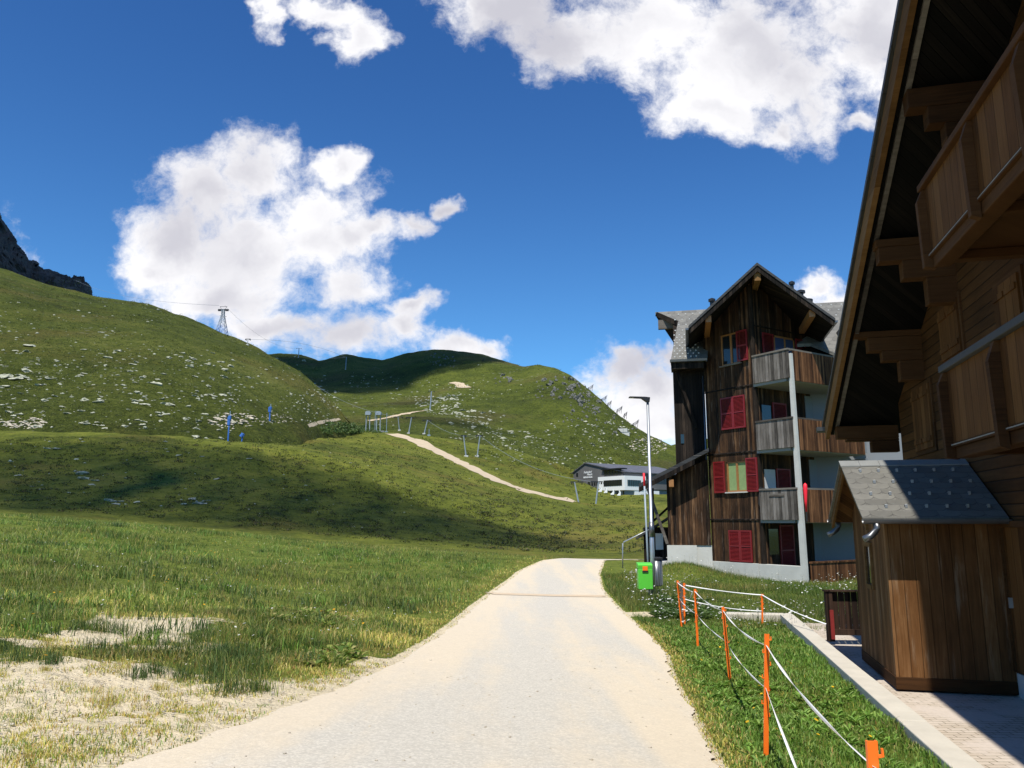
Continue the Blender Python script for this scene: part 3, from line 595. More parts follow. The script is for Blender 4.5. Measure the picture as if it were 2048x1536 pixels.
# ------------------------------------------------------------------ local frames measured from the photograph
def lpl(u, v, O, X, axis, val):
    r = ray(u, v); Yv = (-X[1], X[0]); A = X if axis == 'x' else Yv
    k = (val+O[0]*A[0]+O[1]*A[1])/(r[0]*A[0]+r[1]*A[1]); dx = r[0]*k-O[0]; dy = r[1]*k-O[1]
    return (dx*X[0]+dy*X[1], dx*Yv[0]+dy*Yv[1], EZ+r[2]*k)
SHUT_N = 0
def shutter(parent, axis, c0, c1, z0, z1, pos, th=0.05, name='shutter', mat=None, open_ang=None):
    """louvred shutter in plane axis=pos (outer face), spanning c0..c1"""
    mat = mat or M['red']; mb = MB(); sg = -1
    def bx(a0, a1, p0, p1, b0, b1):
        if axis == 'x': mb.box(p0, p1, a0, a1, b0, b1)
        else: mb.box(a0, a1, p0, p1, b0, b1)
    fw = 0.055
    bx(c0, c0+fw, pos-th, pos, z0, z1); bx(c1-fw, c1, pos-th, pos, z0, z1)
    zs = [z0, z1-fw, (z0+z1)/2-fw/2]
    for q in zs: bx(c0+fw, c1-fw, pos-th, pos-0.003, q, q+fw)
    n = max(6, int((z1-z0)/0.055))
    for k in range(n):
        z = z0+fw+(z1-z0-2*fw)*(k+0.5)/n; 
        p = [(-0.018+pos-0.025, z-0.02), (0.02+pos-0.025, z+0.014), (0.02+pos-0.025, z+0.022), (-0.018+pos-0.025, z-0.012)]
        if axis == 'x':
            mb.prism([(a, b) for a, b in p], 'y', c0+fw, c1-fw)
        else: mb.prism(p, 'x', c0+fw, c1-fw)
    return mb.build(name, mat, parent)

# ================================================================== CHALET (right, near)
ch = thing('chalet', 'large near timber chalet in shade with deep roof overhang, stepped corbels and two balconies', 'chalet', (CO.x, CO.y, 0), math.atan2(CX.y, CX.x))
cl = lambda u, v, ax, val: lpl(u, v, (CO.x, CO.y), (CX.x, CX.y), ax, val)
OV = 1.29
e0 = cl(1655, 870, 'y', -OV); e1 = cl(1825, 0, 'y', -OV); slope = (e1[2]-e0[2])/(e1[0]-e0[0])
xc = cl(1807, 930, 'y', 0)[0]                       # far wall corner
xr = 4.6; zr = e0[2]+slope*(xr-e0[0])               # ridge (outer lower edge line)
xn = 2*xr-e0[0]; xcn = 2*xr-xc; DEEP = 8
def rz(x): return zr-slope*abs(x-xr)
mb = MB(); mb.prism([(xc, ZP), (xcn, ZP), (xcn, rz(xcn)-0.05), (xr, zr-0.05), (xc, rz(xc)-0.05)], 'y', 0, DEEP); mb.build('wall', M['log'], ch)
mb = MB(); mb.box(xc-0.03, xcn+0.03, -0.03, DEEP, ZP-0.2, ZP+0.32); mb.build('plinth', M['concrete'], ch)
# roof slabs: soffit, slate
for side in (0, 1):
    s = 1 if side == 0 else -1; xe = e0[0] if side == 0 else xn
    nx_, nz_ = -slope*s, 1; 
    def off(x, d): return (x, rz(x)+d)
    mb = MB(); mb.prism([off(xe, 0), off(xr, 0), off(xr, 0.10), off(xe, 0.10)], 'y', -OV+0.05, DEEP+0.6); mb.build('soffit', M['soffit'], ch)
    mb = MB(); mb.prism([off(xe-0.12*s, 0.30-0.06), (xr, zr+0.30), (xr, zr+0.40), off(xe-0.12*s, 0.38-0.06)], 'y', -OV-0.09, DEEP+0.7); mb.build('roof', M['slate_tower'], ch)
    mb = MB(); mb.prism([off(xe, 0.101), off(xr, 0.101), off(xr, 0.297), off(xe, 0.297)], 'y', -OV+0.08, DEEP+0.6); mb.build('roof_edge', M['black_boards'], ch)
    mb = MB(); mb.prism([off(xe, -0.10), off(xr, -0.10), off(xr, 0.235), off(xe, 0.235)], 'y', -OV-0.045, -OV+0.04); mb.build('bargeboard', M['barge'], ch)
    mb = MB(); mb.prism([off(xe+0.1*s, -0.06), off(xr, -0.06), off(xr, -0.002), off(xe+0.1*s, -0.002)], 'y', -OV+0.13, -OV+0.20); mb.build('batten', M['greywood'], ch)
# eave gutter
mb = MB(); ez = e0[2]+0.2; mb.prism([(e0[0]-0.26, ez), (e0[0]-0.25, ez-0.09), (e0[0]-0.16, ez-0.13), (e0[0]-0.09, ez-0.09), (e0[0]-0.08, ez)], 'y', -OV-0.2, DEEP); mb.build('gutter', M['zinc'], ch)
# purlins with stepped corbels
def purlin(u, vt, vb, steps, name='purlin'):
    x, _, zt = cl(u, vt, 'y', -OV+0.1); zb = cl(u, vb, 'y', -OV+0.1)[2]; x = x
    zt = min(rz(x), zt); h = zt-zb
    mb = MB(); w2 = 0.26
    mb.box(x, x+w2, -OV+0.12, 0.1, zb, rz(x)-0.004 if True else zt)
    o = mb.build('purlin', M['beam'], ch, bevel=0.01)
    z = zb
    for k, (yy_, hh_) in enumerate(steps):
        mb = MB(); mb.box(x+0.004*(k+1), x+w2-0.004*(k+1), yy_, 0.1, z-hh_, z-0.002); mb.build('corbel', M['beam'], ch, bevel=0.01); z -= hh_
    return x, zb
def ystep(x, u):    # outward offset of a pixel column at local x, at mid height
    return cl(u, 560, 'x', x)[1]
px1 = cl(1802, 212, 'y', -OV+0.1)[0]; px2 = cl(1742, 490, 'y', -OV+0.1)[0]; px3 = cl(1702, 668, 'y', -OV+0.1)[0]
def zat(x, u, v): return cl(u, v, 'x', x)
def pur(u, vt, vb, st):
    x = cl(u, (vt+vb)/2, 'y', -OV+0.1)[0]; zb = zat(x, u, vb)[2]
    steps = []; zprev = zb
    for (uu_, vv_) in st:
        p = zat(x, uu_, vv_); steps.append((p[1], max(zprev-p[2], 0.06))); zprev = p[2]
    mb = MB(); mb.box(x, x+0.26, -OV+0.12, 0.1, zb, max(rz(x), zb+0.12)-0.004); mb.build('purlin', M['beam'], ch, bevel=0.01); z = zb
    for k, (yy_, hh_) in enumerate(steps):
        mb = MB(); mb.box(x+0.005*(k+1), x+0.26-0.005*(k+1), yy_, 0.1, z-hh_, z-0.003); mb.build('corbel', M['beam'], ch, bevel=0.01); z -= hh_
pur(1803, 192, 235, [(1848, 265), (1885, 318), (1915, 380)])
pur(1742, 480, 505, [(1752, 533), (1800, 566), (1850, 615)])
pur(1702, 664, 682, [(1732, 708), (1760, 727), (1796, 765)])
pur(1668, 850, 880, [(1690, 884), (1740, 905)])
# balconies
def balcony(Bo, p_tl, p_bl, beam_v, mat, railmat, braces):
    x0, _, zt = cl(*p_tl, 'y', -Bo); _, _, zb = cl(*p_bl, 'y', -Bo); zbm = cl(p_bl[0]+15, beam_v, 'y', -Bo)[2]
    x1 = xcn-1.5
    b = bpy.data.objects.new('balcony', None); COL.objects.link(b); b.parent = ch
    mb = MB(); mb.box(x0+0.02, x1, -Bo, -Bo+0.04, zb, zt-0.09); mb.build('parapet', mat, b)
    mb = MB(); mb.box(x0-0.02, x1+0.02, -Bo-0.07, -Bo+0.09, zt-0.085, zt); mb.build('handrail', railmat, b, bevel=0.01)
    mb = MB(); mb.prism([(-Bo+0.06, zb-0.2), (-Bo-0.09, zb-0.18), (-Bo-0.11, zt-0.25), (-Bo-0.04, zt-0.09), (-Bo+0.06, zt-0.09)], 'x', x0-0.02, x0+0.085)
    mb.build('end_post', M['beam'], b, bevel=0.008)
    x = cl(*braces, 'y', -Bo)[0]
    while x < x1:
        mb = MB(); mb.prism([(-Bo-0.002, zb-0.24), (-Bo-0.10, zb-0.20), (-Bo-0.125, zt-0.30), (-Bo-0.05, zt-0.09), (-Bo-0.002, zt-0.09)], 'x', x, x+0.10); mb.build('bracket', M['beam'], b); x += 1.5
    mb = MB(); mb.box(x0-0.02, x1, -Bo-0.03, 0.0, zb-0.05, zb-0.004); mb.build('floor', M['beam'], b)
    mb = MB(); mb.box(x0+0.12, x1, -Bo+0.01, -Bo+0.22, zbm, zb-0.054); mb.build('edge_beam', M['beam'], b, bevel=0.01)
    for xx in np.arange(x0+0.15, x1, 1.6): mb = MB(); mb.box(xx, xx+0.16, -Bo+0.225, 0.0, zbm+0.03, zb-0.054); mb.build('joist', M['beam'], b, bevel=0.01)
    mb = MB(); mb.box(x0, x1, -Bo-0.03, -Bo-0.005, zb-0.03, zb-0.016); mb.build('drip_edge', M['slabgrey'], b)
    return x0, zt, zb
b1 = balcony(1.12, (1845, 372), (1858, 512), 528, M['larch'], M['beam'], (1945, 320))
b2 = balcony(1.05, (1888, 733), (1903, 888), 915, M['larch'], M['railgrey'], (2000, 760))
# closed shutters / windows in the gable wall
def chwin(u0, u1, v0, v1, um_, vm_):
    x0 = cl(u0, vm_, 'y', 0)[0]; x1 = cl(u1, vm_, 'y', 0)[0]; z1 = cl(um_, v0, 'y', 0)[2]; z0 = cl(um_, v1, 'y', 0)[2]
    mb = MB(); mb.box(x0-0.08, x1+0.08, -0.03, 0.05, z0-0.08, z0-0.002); mb.box(x0-0.08, x1+0.08, -0.03, 0.05, z1+0.002, z1+0.08); mb.box(x0-0.08, x0-0.002, -0.03, 0.05, z0, z1); mb.box(x1+0.002, x1+0.08, -0.03, 0.05, z0, z1)
    wd = mb.build('window', M['beam'], ch); mid = (x0+x1)/2
    for a, b in ((x0, mid-0.004), (mid+0.004, x1)): m2 = MB(); m2.box(a, b, -0.06, -0.01, z0, z1); m2.box(a+0.03, b-0.03, -0.085, -0.061, z0+0.12, z0+0.2); m2.box(a+0.03, b-0.03, -0.085, -0.061, z1-0.2, z1-0.12); m2.build('shutter', M['larch'], wd)
chwin(1832, 1868, 772, 900, 1850, 835); chwin(1885, 1925, 605, 715, 1905, 660); chwin(1998, 2050, 560, 680, 2020, 620)
# door near the right edge
xd0 = cl(2020, 1150, 'y', 0)[0]; xd1 = xd0+1.0; zd1 = cl(2030, 1055, 'y', 0)[2]
mb = MB(); mb.box(xd0+0.02, xd1, -0.04, 0.02, ZP+0.34, zd1); dr = mb.build('door', M['larch'], ch); mb = MB(); mb.box(xd0+0.1, xd0+0.13, -0.09, -0.041, ZP+1.2, ZP+1.34); mb.build('handle', M['metal'], dr)
mb = MB(); mb.box(xd0-0.09, xd0+0.018, -0.07, 0.02, ZP+0.34, zd1+0.09); mb.box(xd0+0.02, xd1+0.1, -0.07, 0.02, zd1+0.002, zd1+0.09); mb.build('door_frame', M['beam'], ch)

# ================================================================== ANNEX SHED against the chalet
ax = thing('annex_shed', 'small brown timber porch shed with grey slate gable roof built against the chalet', 'shed', (CO.x, CO.y, 0), math.atan2(CX.y, CX.x))
pN = gz(1795, 1383, ZP); dN = pN-CO; xA1 = dN.dot(CX); yA = dN.dot(CYv)
pF = gz(1717, 1322, ZP); xA0 = (pF-CO).dot(CX)
yo = yA-0.30                                                    # gable verge plane
ap = cl(1663, 935, 'y', yo); en = cl(1722, 1034, 'y', yo); ef = cl(1641, 1052, 'y', yo)
xm = (xA0+xA1)/2; zap = ap[2]; xe1 = xA1+0.30; xe0 = xA0-0.30; zen = en[2]
asl = (zap-zen)/(xe1-xm)
def az(x): return zap-asl*abs(x-xm)
mb = MB(); mb.prism([(xA0, ZP+0.2), (xA1, ZP+0.2), (xA1, az(xA1)-0.10), (xm, zap-0.10), (xA0, az(xA0)-0.10)], 'y', yA, -0.035); mb.build('wall', M['annex'], ax)
mb = MB(); mb.box(xA0+0.0, xA1+0.012, yA-0.012, -0.035, ZP+0.03, ZP+0.198); mb.build('base_board', M['beam'], ax, bevel=0.006)
for s, xe in ((1, xe1), (-1, xe0)):
    mb = MB(); mb.prism([(xe, az(xe)-0.085), (xm, zap-0.085), (xm, zap-0.02), (xe, az(xe)-0.02)], 'y', yo+0.03, -0.034); mb.build('soffit', M['larch'], ax)
    mb = MB(); mb.prism([(xe+0.04*s, az(xe+0.04*s)-0.018), (xm, zap-0.018), (xm, zap+0.012), (xe+0.04*s, az(xe+0.04*s)+0.012)], 'y', yo-0.05, -0.034); mb.build('roof', M['slate_near'], ax)
    mb = MB(); mb.prism([(xe, az(xe)-0.19), (xm, zap-0.17), (xm, zap-0.022), (xe, az(xe)-0.022)], 'y', yo-0.01, yo+0.028); mb.build('bargeboard', M['barge'], ax)
    gx = xe+0.09*s; gzz = az(xe)-0.035
    pr = [(gx+0.065*math.cos(a), gzz+0.065*math.sin(a)) for a in np.linspace(math.pi, 2*math.pi, 9)]+[(gx+0.058*math.cos(a), gzz+0.058*math.sin(a)) for a in np.linspace(2*math.pi, math.pi, 9)]
    mb = MB(); mb.prism(pr, 'y', yo-0.06, -0.03)
    for q in np.arange(yo+0.05, -0.1, 0.4): mb.box(gx-0.064, gx+0.064, q, q+0.02, gzz-0.002, gzz+0.004)
    mb.build('gutter', M['zinc'], ax)
    mb = MB(); dy = yo+0.12; mb.tube([(gx, dy, gzz-0.055), (gx, dy, gzz-0.12), (gx+0.0, dy-0.02, gzz-0.17), (gx+0.02*s, dy-0.10, gzz-0.24), (gx+0.03*s, dy-0.19, gzz-0.28)], 0.047, 10); mb.build('downpipe', M['zinc'], ax, True)
# ridge slabs and snow hooks
mb = MB(); yy0 = yo-0.06; k = 0
while yy0 < -0.1:
    y1 = min(yy0+0.30, -0.035); mb.prism([(xm-0.006, zap+0.016+0.003*(k%2)), (xm+0.16, zap+0.016-asl*0.16+0.003*(k % 2)), (xm+0.16, zap+0.034-asl*0.16), (xm-0.006, zap+0.036)], 'y', yy0, y1-0.004); yy0 = y1; k += 1
mb.build('ridge_tile', M['ridge'], ax)
for r_ in range(4):
    for c_ in range(6):
        x = xm+0.28+r_*(xe1-xm-0.4)/3.4; y = yo+0.2+0.27*c_+0.13*(r_ % 2)
        if y > -0.15: continue
        z = az(x)+0.014; mb = MB(); mb.bar((x, y, z), (x+0.05, y, z+0.05-asl*0.05), 0.035, 0.006); mb.box(x+0.045, x+0.06, y-0.018, y+0.018, z-asl*0.05, z+0.05-asl*0.05); mb.build('snow_hook', M['metal'], ax)
# little window in the gable face
def aw(u, v): return cl(u, v, 'y', yA)
w0 = aw(1728, 1100); w1 = aw(1738, 1160); xw = (xA0+xA1)/2
zt_, zb_ = aw(1730, 1092)[2], aw(1735, 1165)[2]
mb = MB(); wx0, wx1 = xw-0.19, xw+0.19
mb.box(wx0-0.07, wx0, yA-0.035, yA+0.02, zb_-0.07, zt_+0.07); mb.box(wx1, wx1+0.07, yA-0.035, yA+0.02, zb_-0.07, zt_+0.07); mb.box(wx0, wx1, yA-0.035, yA+0.02, zt_, zt_+0.07); mb.box(wx0, wx1, yA-0.05, yA+0.02, zb_-0.07, zb_)
wf = mb.build('window', M['barge'], ax); mb = MB(); mb.box(wx0, wx1, yA-0.006, yA+0.01, zb_, zt_); mb.build('pane', M['glass'], wf)

# ================================================================== APARTMENT HOUSE
E2 = math.radians(32.5); AX = (math.cos(E2), math.sin(E2)); AO = (10.9, 30.0)
ap_ = thing('apartment_house', 'tall dark weathered timber apartment house with red shutters and corner balconies', 'building', (AO[0], AO[1], 0), E2)
AYB = 1.80; AYE = 4.50; GB = -1.0
M_ang = math.radians(-12.5)-E2                                    # main block frame relative to the tower frame
mfr = bpy.data.objects.new('main_block', None); COL.objects.link(mfr); mfr.parent = ap_; mfr.location = (0, AYE, 0); mfr.rotation_euler = (0, 0, M_ang)
gX = (math.cos(math.radians(-12.5)), math.sin(math.radians(-12.5))); A_w = (AO[0]-math.sin(E2)*AYE, AO[1]+math.cos(E2)*AYE)
def toM(x, y):
    wx = AO[0]+AX[0]*x-AX[1]*y-A_w[0]; wy = AO[1]+AX[1]*x+AX[0]*y-A_w[1]; return wx*gX[0]+wy*gX[1], -wx*gX[1]+wy*gX[0]
XAP = 2.17; ZAP = 11.93; TSL = 0.885
def tz(x, y): return ZAP-0.30-TSL*abs(toM(x, y)[0]-XAP)
RB = -0.12   # bottom course of wood above plinth
BANDS = [7.11, 4.38, 1.64]
def wallseg(name, axis, pos0, pos1, segs, mat, parent):
    pass
# left facade of tower: solid wall with real window openings
XL = 3.3     # right end of tower facade
mb = MB()
op = {3: (2.42, 3.56, 8.16, 9.52), 1: (2.42, 3.47, 2.80, 4.06)}
# wall built of strips round the two open windows
def strip(y0, y1, z0, z1): mb.box(0, 0.24, y0, y1, z0, z1)
yo0, yo1 = 2.42, 3.50
strip(AYB, yo0, RB, 9.55); strip(yo1, AYE, RB, 9.55)
for (a, b) in ((RB, 2.80), (4.06, 8.16), (9.52, 9.55)): strip(yo0, yo1, a, b)
mb.prism([(AYB, 9.55), (AYE, 9.55), (AYE, max(tz(0.1, AYE), 9.6)), (AYB, tz(0.1, AYB))], 'x', 0, 0.24)
mb.build('left_wall', M['dark_boards'], ap_)
mb = MB(); mb.prism([(0.245, 1.55), (XL+1.2, 1.55), (XL+1.2, tz(XL+1.2, AYB)), (1.2, max(tz(1.2, AYB), 9)), (0.245, tz(0.245, AYB))], 'y', AYB, AYB+0.2)
mb.box(0.245, XL+1.2, AYB, AYB+0.2, GB, 1.549)
mb.build('right_wall', M['dark_boards'], ap_)
mb = MB(); mb.box(-0.025, 0.14, AYB-0.055, AYB+0.09, RB, tz(0, AYB)-0.05); mb.build('corner_board', M['black_boards'], ap_)
for z in BANDS:
    mb = MB(); mb.prism([(-0.035, z), (-0.001, z), (-0.001, z+0.07), (-0.03, z+0.05)], 'y', AYB+0.1, AYE); mb.build('drip_board', M['black_boards'], ap_)
mb = MB(); mb.prism([(AYB-0.04, 9.62), (AYB-0.001, 9.62), (AYB-0.001, 9.68), (AYB-0.035, 9.66)], 'x', 0.15, XL); mb.build('drip_board', M['black_boards'], ap_)
# plinth (low concrete wall along ground floor, also closes the garden terrace)
mb = MB(); mb.box(-0.05, 0.2, -0.10, 2.02, GB, -0.06); mb.box(-0.05, 0.2, 2.04, AYE+0.05, GB, -0.05); mb.build('plinth', M['concrete'], ap_, bevel=0.01)
# tower roof (gable facing the viewer corner)
def tower(parent):
    for s in (-1, 1):
        xe = XAP+s*2.76; f = lambda x, d_: (x, ZAP-TSL*abs(x-XAP)+d_)
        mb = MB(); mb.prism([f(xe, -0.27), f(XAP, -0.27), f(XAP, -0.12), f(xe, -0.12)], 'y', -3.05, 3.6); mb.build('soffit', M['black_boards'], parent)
        mb = MB(); mb.prism([f(xe+0.05*s, -0.118), f(XAP, -0.118), f(XAP, 0.0), f(xe+0.05*s, 0.0)], 'y', -3.14, 3.7); mb.build('roof', M['slate_tower'], parent)
        mb = MB(); mb.prism([f(xe, -0.36), f(XAP, -0.36), f(XAP, -0.122), f(xe, -0.122)], 'y', -3.10, -3.052); mb.build('bargeboard', M['black_boards'], parent)
        mb = MB(); xg = xe+0.1*s; zg = ZAP-TSL*2.76-0.1; mb.prism([(xg-0.07, zg), (xg-0.05, zg-0.08), (xg+0.05, zg-0.08), (xg+0.07, zg)], 'y', -3.0, 0.3); mb.build('gutter', M['zinc'], parent)
        xp = XAP+s*2.0; mb = MB(); mb.box(xp-0.11, xp+0.11, -2.95, 0, ZAP-TSL*2.0-0.56, ZAP-TSL*2.0-0.285); mb.build('purlin', M['orangewood'], parent)
    mb = MB(); mb.box(XAP-0.12, XAP+0.12, -3.0, -1.0, ZAP-0.72, ZAP-0.35); mb.prism([(XAP-0.12, ZAP-0.345), (XAP+0.12, ZAP-0.345), (XAP, ZAP-0.28)], 'y', -3.0, -1.0); mb.build('ridge_beam', M['barge'], parent)
tower(mfr)
# main block walls
mb = MB(); mb.prism([(-1.36, -0.5), (-0.02, -0.5), (-0.02, 8.7), (-1.36, 8.7)], 'y', 0.0, 7.0); mb.build('rear_wall', M['black_boards'], mfr)
mb = MB(); mb.box(4.4, 14, 0.6, 7, -1, 8.7); mb.build('rear_wall', M['offwhite'], mfr)
mb = MB(); mb.prism([(0.0, 8.7), (7.0, 8.7), (3.5, 11.6)], 'x', -1.3, 14); mb.build('rear_gable', M['black_boards'], mfr)
# main roof: two slopes; ridge longer than the eaves (a nose over the gable)
zeav, zrid = 8.55, 11.86; yr = 3.5; ye = -0.75; sl2 = (zrid-zeav)/(yr-ye)
def slab(pts, th):
    m_ = MB(); n = len(pts); m_.face(pts); m_.face([(p[0], p[1], p[2]-th) for p in pts][::-1])
    for k in range(n): a = pts[k]; b = pts[(k+1) % n]; m_.face([a, (a[0], a[1], a[2]-th), (b[0], b[1], b[2]-th), b])
    return m_
mzf = lambda y: zrid-sl2*abs(y-yr)
for s in (1, -1):
    if s == 1: P = [(-1.42, ye, zeav), (0.12, ye, zeav), (0.2, 0.05, mzf(0.05)), (4.5, 0.05, mzf(0.05)), (5.3, ye, zeav), (14, ye, zeav), (14, yr, zrid), (-2.15, yr, zrid), (-1.05, yr-0.95, mzf(yr-0.95))]
    else: P = [(-1.42, yr+(yr-ye), zeav), (14, yr+(yr-ye), zeav), (14, yr, zrid), (-2.15, yr, zrid), (-1.05, yr+0.95, mzf(yr-0.95))]
    slab(P, 0.14).build('roof', M['slate'], mfr)
mb = MB(); mb.bar((-2.1, yr-0.06, zrid-0.12), (-1.0, yr-1.0, mzf(yr-1.0)-0.14), 0.06, 0.22); mb.bar((-1.0, yr-1.0, mzf(yr-1)-0.16), (-1.4, ye+0.05, zeav-0.18), 0.06, 0.2); mb.build('bargeboard', M['black_boards'], mfr)
mb = MB(); mb.box(-2.02, -1.3, yr-0.35, yr-0.12, zrid-0.95, zrid-0.50); mb.build('ridge_beam', M['greywood'], mfr)
mb = MB(); mb.prism([(-1.3, zrid-0.2), (-2.1, zrid-0.25), (-1.3, zrid-1.6)], 'y', yr-0.1, yr+0.1); mb.build('ridge_bracket', M['black_boards'], mfr)
mb = MB(); mb.prism([(ye-0.16, zeav-0.02), (ye-0.14, zeav-0.12), (ye-0.05, zeav-0.14), (ye-0.01, zeav-0.02)], 'x', -1.46, 0.1); mb.build('gutter', M['zinc'], mfr)
mb = MB(); mb.box(-1.42, -0.02, ye-0.0, 0.1, zeav-0.42, zeav-0.16); mb.build('eave_board', M['black_boards'], mfr)
def hooks(x0, x1, y0, y1, nx_, ny_):
    for j in range(ny_):
        for i in range(nx_):
            x = x0+(x1-x0)*(i+0.5*(j % 2))/nx_; y = y0+(y1-y0)*j/max(ny_-1, 1)
            if x > x1: continue
            z = mzf(y); m_ = MB(); m_.box(x-0.028, x+0.028, y-0.02, y+0.02, z+0.004, z+0.06); m_.build('snow_hook', M['whitecurtain'], mfr)
hooks(-1.25, -0.1, ye+0.15, 1.2, 5, 9); hooks(-1.2, 0.5, 1.6, 3.1, 5, 4); hooks(4.9, 7.6, 0.8, 3.2, 6, 6)
# dormer on the right of the roof
mb = MB(); mb.prism([(5.9, 8.6), (7.8, 8.6), (7.8, 10.7), (6.6, 10.5), (5.7, 9.75)], 'y', -0.35, 2.6); dm = mb.build('dormer', M['slate_tower'], mfr)
mb = MB(); mb.box(6.5, 7.1, -0.39, -0.352, 9.1, 9.9); mb.build('dormer_window', M['glass'], mfr)
# chimneys
for (x, y, z0, z1, r_) in ((4.05, 1.2, 9.7, 12.35, 0.08), (4.45, 1.5, 9.7, 12.0, 0.12), (4.75, 1.6, 9.7, 11.6, 0.13), (0.55, 2.2, 10.2, 12.05, 0.10)):
    mb = MB(); mb.tube([(x, y, z0), (x, y, z1-0.18)], r_, 10); mb.tube([(x, y, z1-0.17), (x, y, z1-0.06), (x, y, z1)], [r_*1.7, r_*1.7, r_*0.4], 10); mb.build('chimney_pipe', M['darkmetal'], mfr, smooth=False)
# lean-to wing on the left: wall, plinth, roof, struts
mb = MB(); mb.prism([(-1.80, 0.6), (-0.02, 0.6), (-0.02, 4.25), (-1.80, 3.42)], 'y', -0.16, -0.005); mb.build('wing_wall', M['dark_boards'], mfr)
mb = MB(); mb.box(-1.86, -0.62, -0.22, -0.004, -0.9, 0.598); mb.box(-0.62, 0.0, -0.12, -0.004, -0.9, 0.597); mb.build('wing_plinth', M['concrete'], mfr)
q0 = (-2.95, 3.02); q1 = (0.02, 4.50)
mb = MB(); mb.prism([q0, q1, (q1[0], q1[1]+0.16), (q0[0], q0[1]+0.16)], 'y', -0.85, 2.5); mb.build('wing_roof', M['slate_tower'], mfr)
mb = MB(); mb.prism([(q0[0], q0[1]-0.2), (q1[0]-0.6, q1[1]-0.52), (q1[0]-0.6, q1[1]-0.30), (q0[0], q0[1]-0.004)], 'y', -0.88, -0.82); mb.build('bargeboard', M['black_boards'], mfr)
mb = MB(); mb.box(-1.68, -1.48, -0.8, 0, 3.05, 3.35); mb.build('purlin', M['orangewood'], mfr)
mb = MB(); mb.bar((-2.6, -0.2, 3.0), (-1.85, -0.1, 0.65), 0.12, 0.12); mb.build('strut', M['greywood'], mfr)
mb = MB(); mb.bar((-2.55, 1.9, -0.5), (-2.5, 1.9, 3.1), 0.14, 0.14); mb.bar((-2.5, 1.9, 1.6), (-1.6, 1.9, 2.4), 0.1, 0.1); mb.build('brace', M['black_boards'], mfr)
mb = MB(); mb.box(-1.12, -0.98, -0.03, -0.002, 4.95, 5.35); mb.build('window', M['glass'], mfr)
mb = MB(); mb.bar((-1.2, -0.3, 8.1), (-0.45, -0.05, 5.6), 0.12, 0.12); mb.build('strut', M['black_boards'], mfr)
# downpipes between wing and tower
for dx, mt in ((-0.10, 'metal'), (-0.02, 'tape')):
    mb = MB(); mb.tube([(dx, AYE+0.12+dx, -0.5), (dx, AYE+0.12+dx, 7.9)], 0.035, 8); mb.build('downpipe', M['zinc'] if mt == 'metal' else M['metal'], ap_, True)
# windows on the left facade
def awin(y0, y1, z0, z1, curtain, glass):
    mb = MB(); t_ = 0.06
    mb.box(0.03, 0.12, y0, y0+t_, z0, z1); mb.box(0.03, 0.12, y1-t_, y1, z0, z1); mb.box(0.03, 0.12, y0+t_, y1-t_, z0, z0+t_); mb.box(0.03, 0.12, y0+t_, y1-t_, z1-t_, z1); mb.box(0.035, 0.11, (y0+y1)/2-0.05, (y0+y1)/2+0.05, z0+t_, z1-t_)
    wd = mb.build('window', M['orangewood'], ap_); m2 = MB(); m2.box(0.07, 0.085, y0+t_, y1-t_, z0+t_, z1-t_); m2.build('pane', glass, wd)
    m2 = MB(); m2.box(-0.09, 0.028, y0-0.06, y1+0.06, z0-0.05, z0-0.004); m2.build('sill', M['greywood'] if z0 > 6 else M['concrete'], wd)
awin(2.425, 3.495, 8.165, 9.515, None, M['glass']); awin(2.425, 3.495, 2.805, 4.055, None, M['curtain'])
shutter(ap_, 'x', 1.98, 2.55, 8.2, 9.5, -0.05)
shutter(ap_, 'x', 2.32, 2.955, 5.42, 6.78, -0.01); shutter(ap_, 'x', 2.965, 3.62, 5.42, 6.78, -0.01)
shutter(ap_, 'x', 1.83, 2.40, 2.78, 4.15, -0.03); shutter(ap_, 'x', 3.56, 4.16, 2.78, 4.10, -0.03)
shutter(ap_, 'x', 2.32, 2.905, -0.02, 1.24, -0.01); shutter(ap_, 'x', 2.915, 3.50, -0.02, 1.24, -0.01)
# window + shutters on the right facade (top floor), doors below
mb = MB(); mb.box(1.35, 1.42, AYB-0.03, AYB-0.004, 7.2, 9.3); mb.box(2.0, 2.1, AYB-0.03, AYB-0.004, 7.2, 9.3); mb.box(2.6, 2.68, AYB-0.03, AYB-0.004, 7.2, 9.3); mb.box(1.42, 2.6, AYB-0.03, AYB-0.004, 9.3, 9.38)
wd = mb.build('balcony_window', M['orangewood'], ap_); mb = MB(); mb.box(1.42, 2.6, AYB-0.02, AYB-0.006, 7.2, 9.3); mb.build('pane', M['blueglass'], wd)
shutter(ap_, 'y', 0.62, 1.30, 7.2, 9.4, AYB-0.02); shutter(ap_, 'y', 2.75, 3.4, 7.2, 9.4, AYB-0.02)
for z in (4.42, 1.68, -0.6):
    shutter(ap_, 'y', 1.0, 1.85, z+0.05, z+2.05, AYB-0.02)
    mb = MB(); mb.box(0.3, 0.95, AYB-0.03, AYB-0.004, z+0.7, z+2.0) if z == 1.68 else mb.box(0.35, 0.9, AYB-0.03, AYB-0.004, z+0.9, z+1.9); mb.build('window', M['whitecurtain'] if z == 1.68 else M['glass'], ap_)
    mb = MB(); mb.box(3.12, 4.6, AYB-0.06, AYB-0.032, z, z+2.5); mb.box(4.602, 4.75, 0.1, AYB-0.005, z, z+2.5); mb.build('partition', M['offwhite'], ap_)
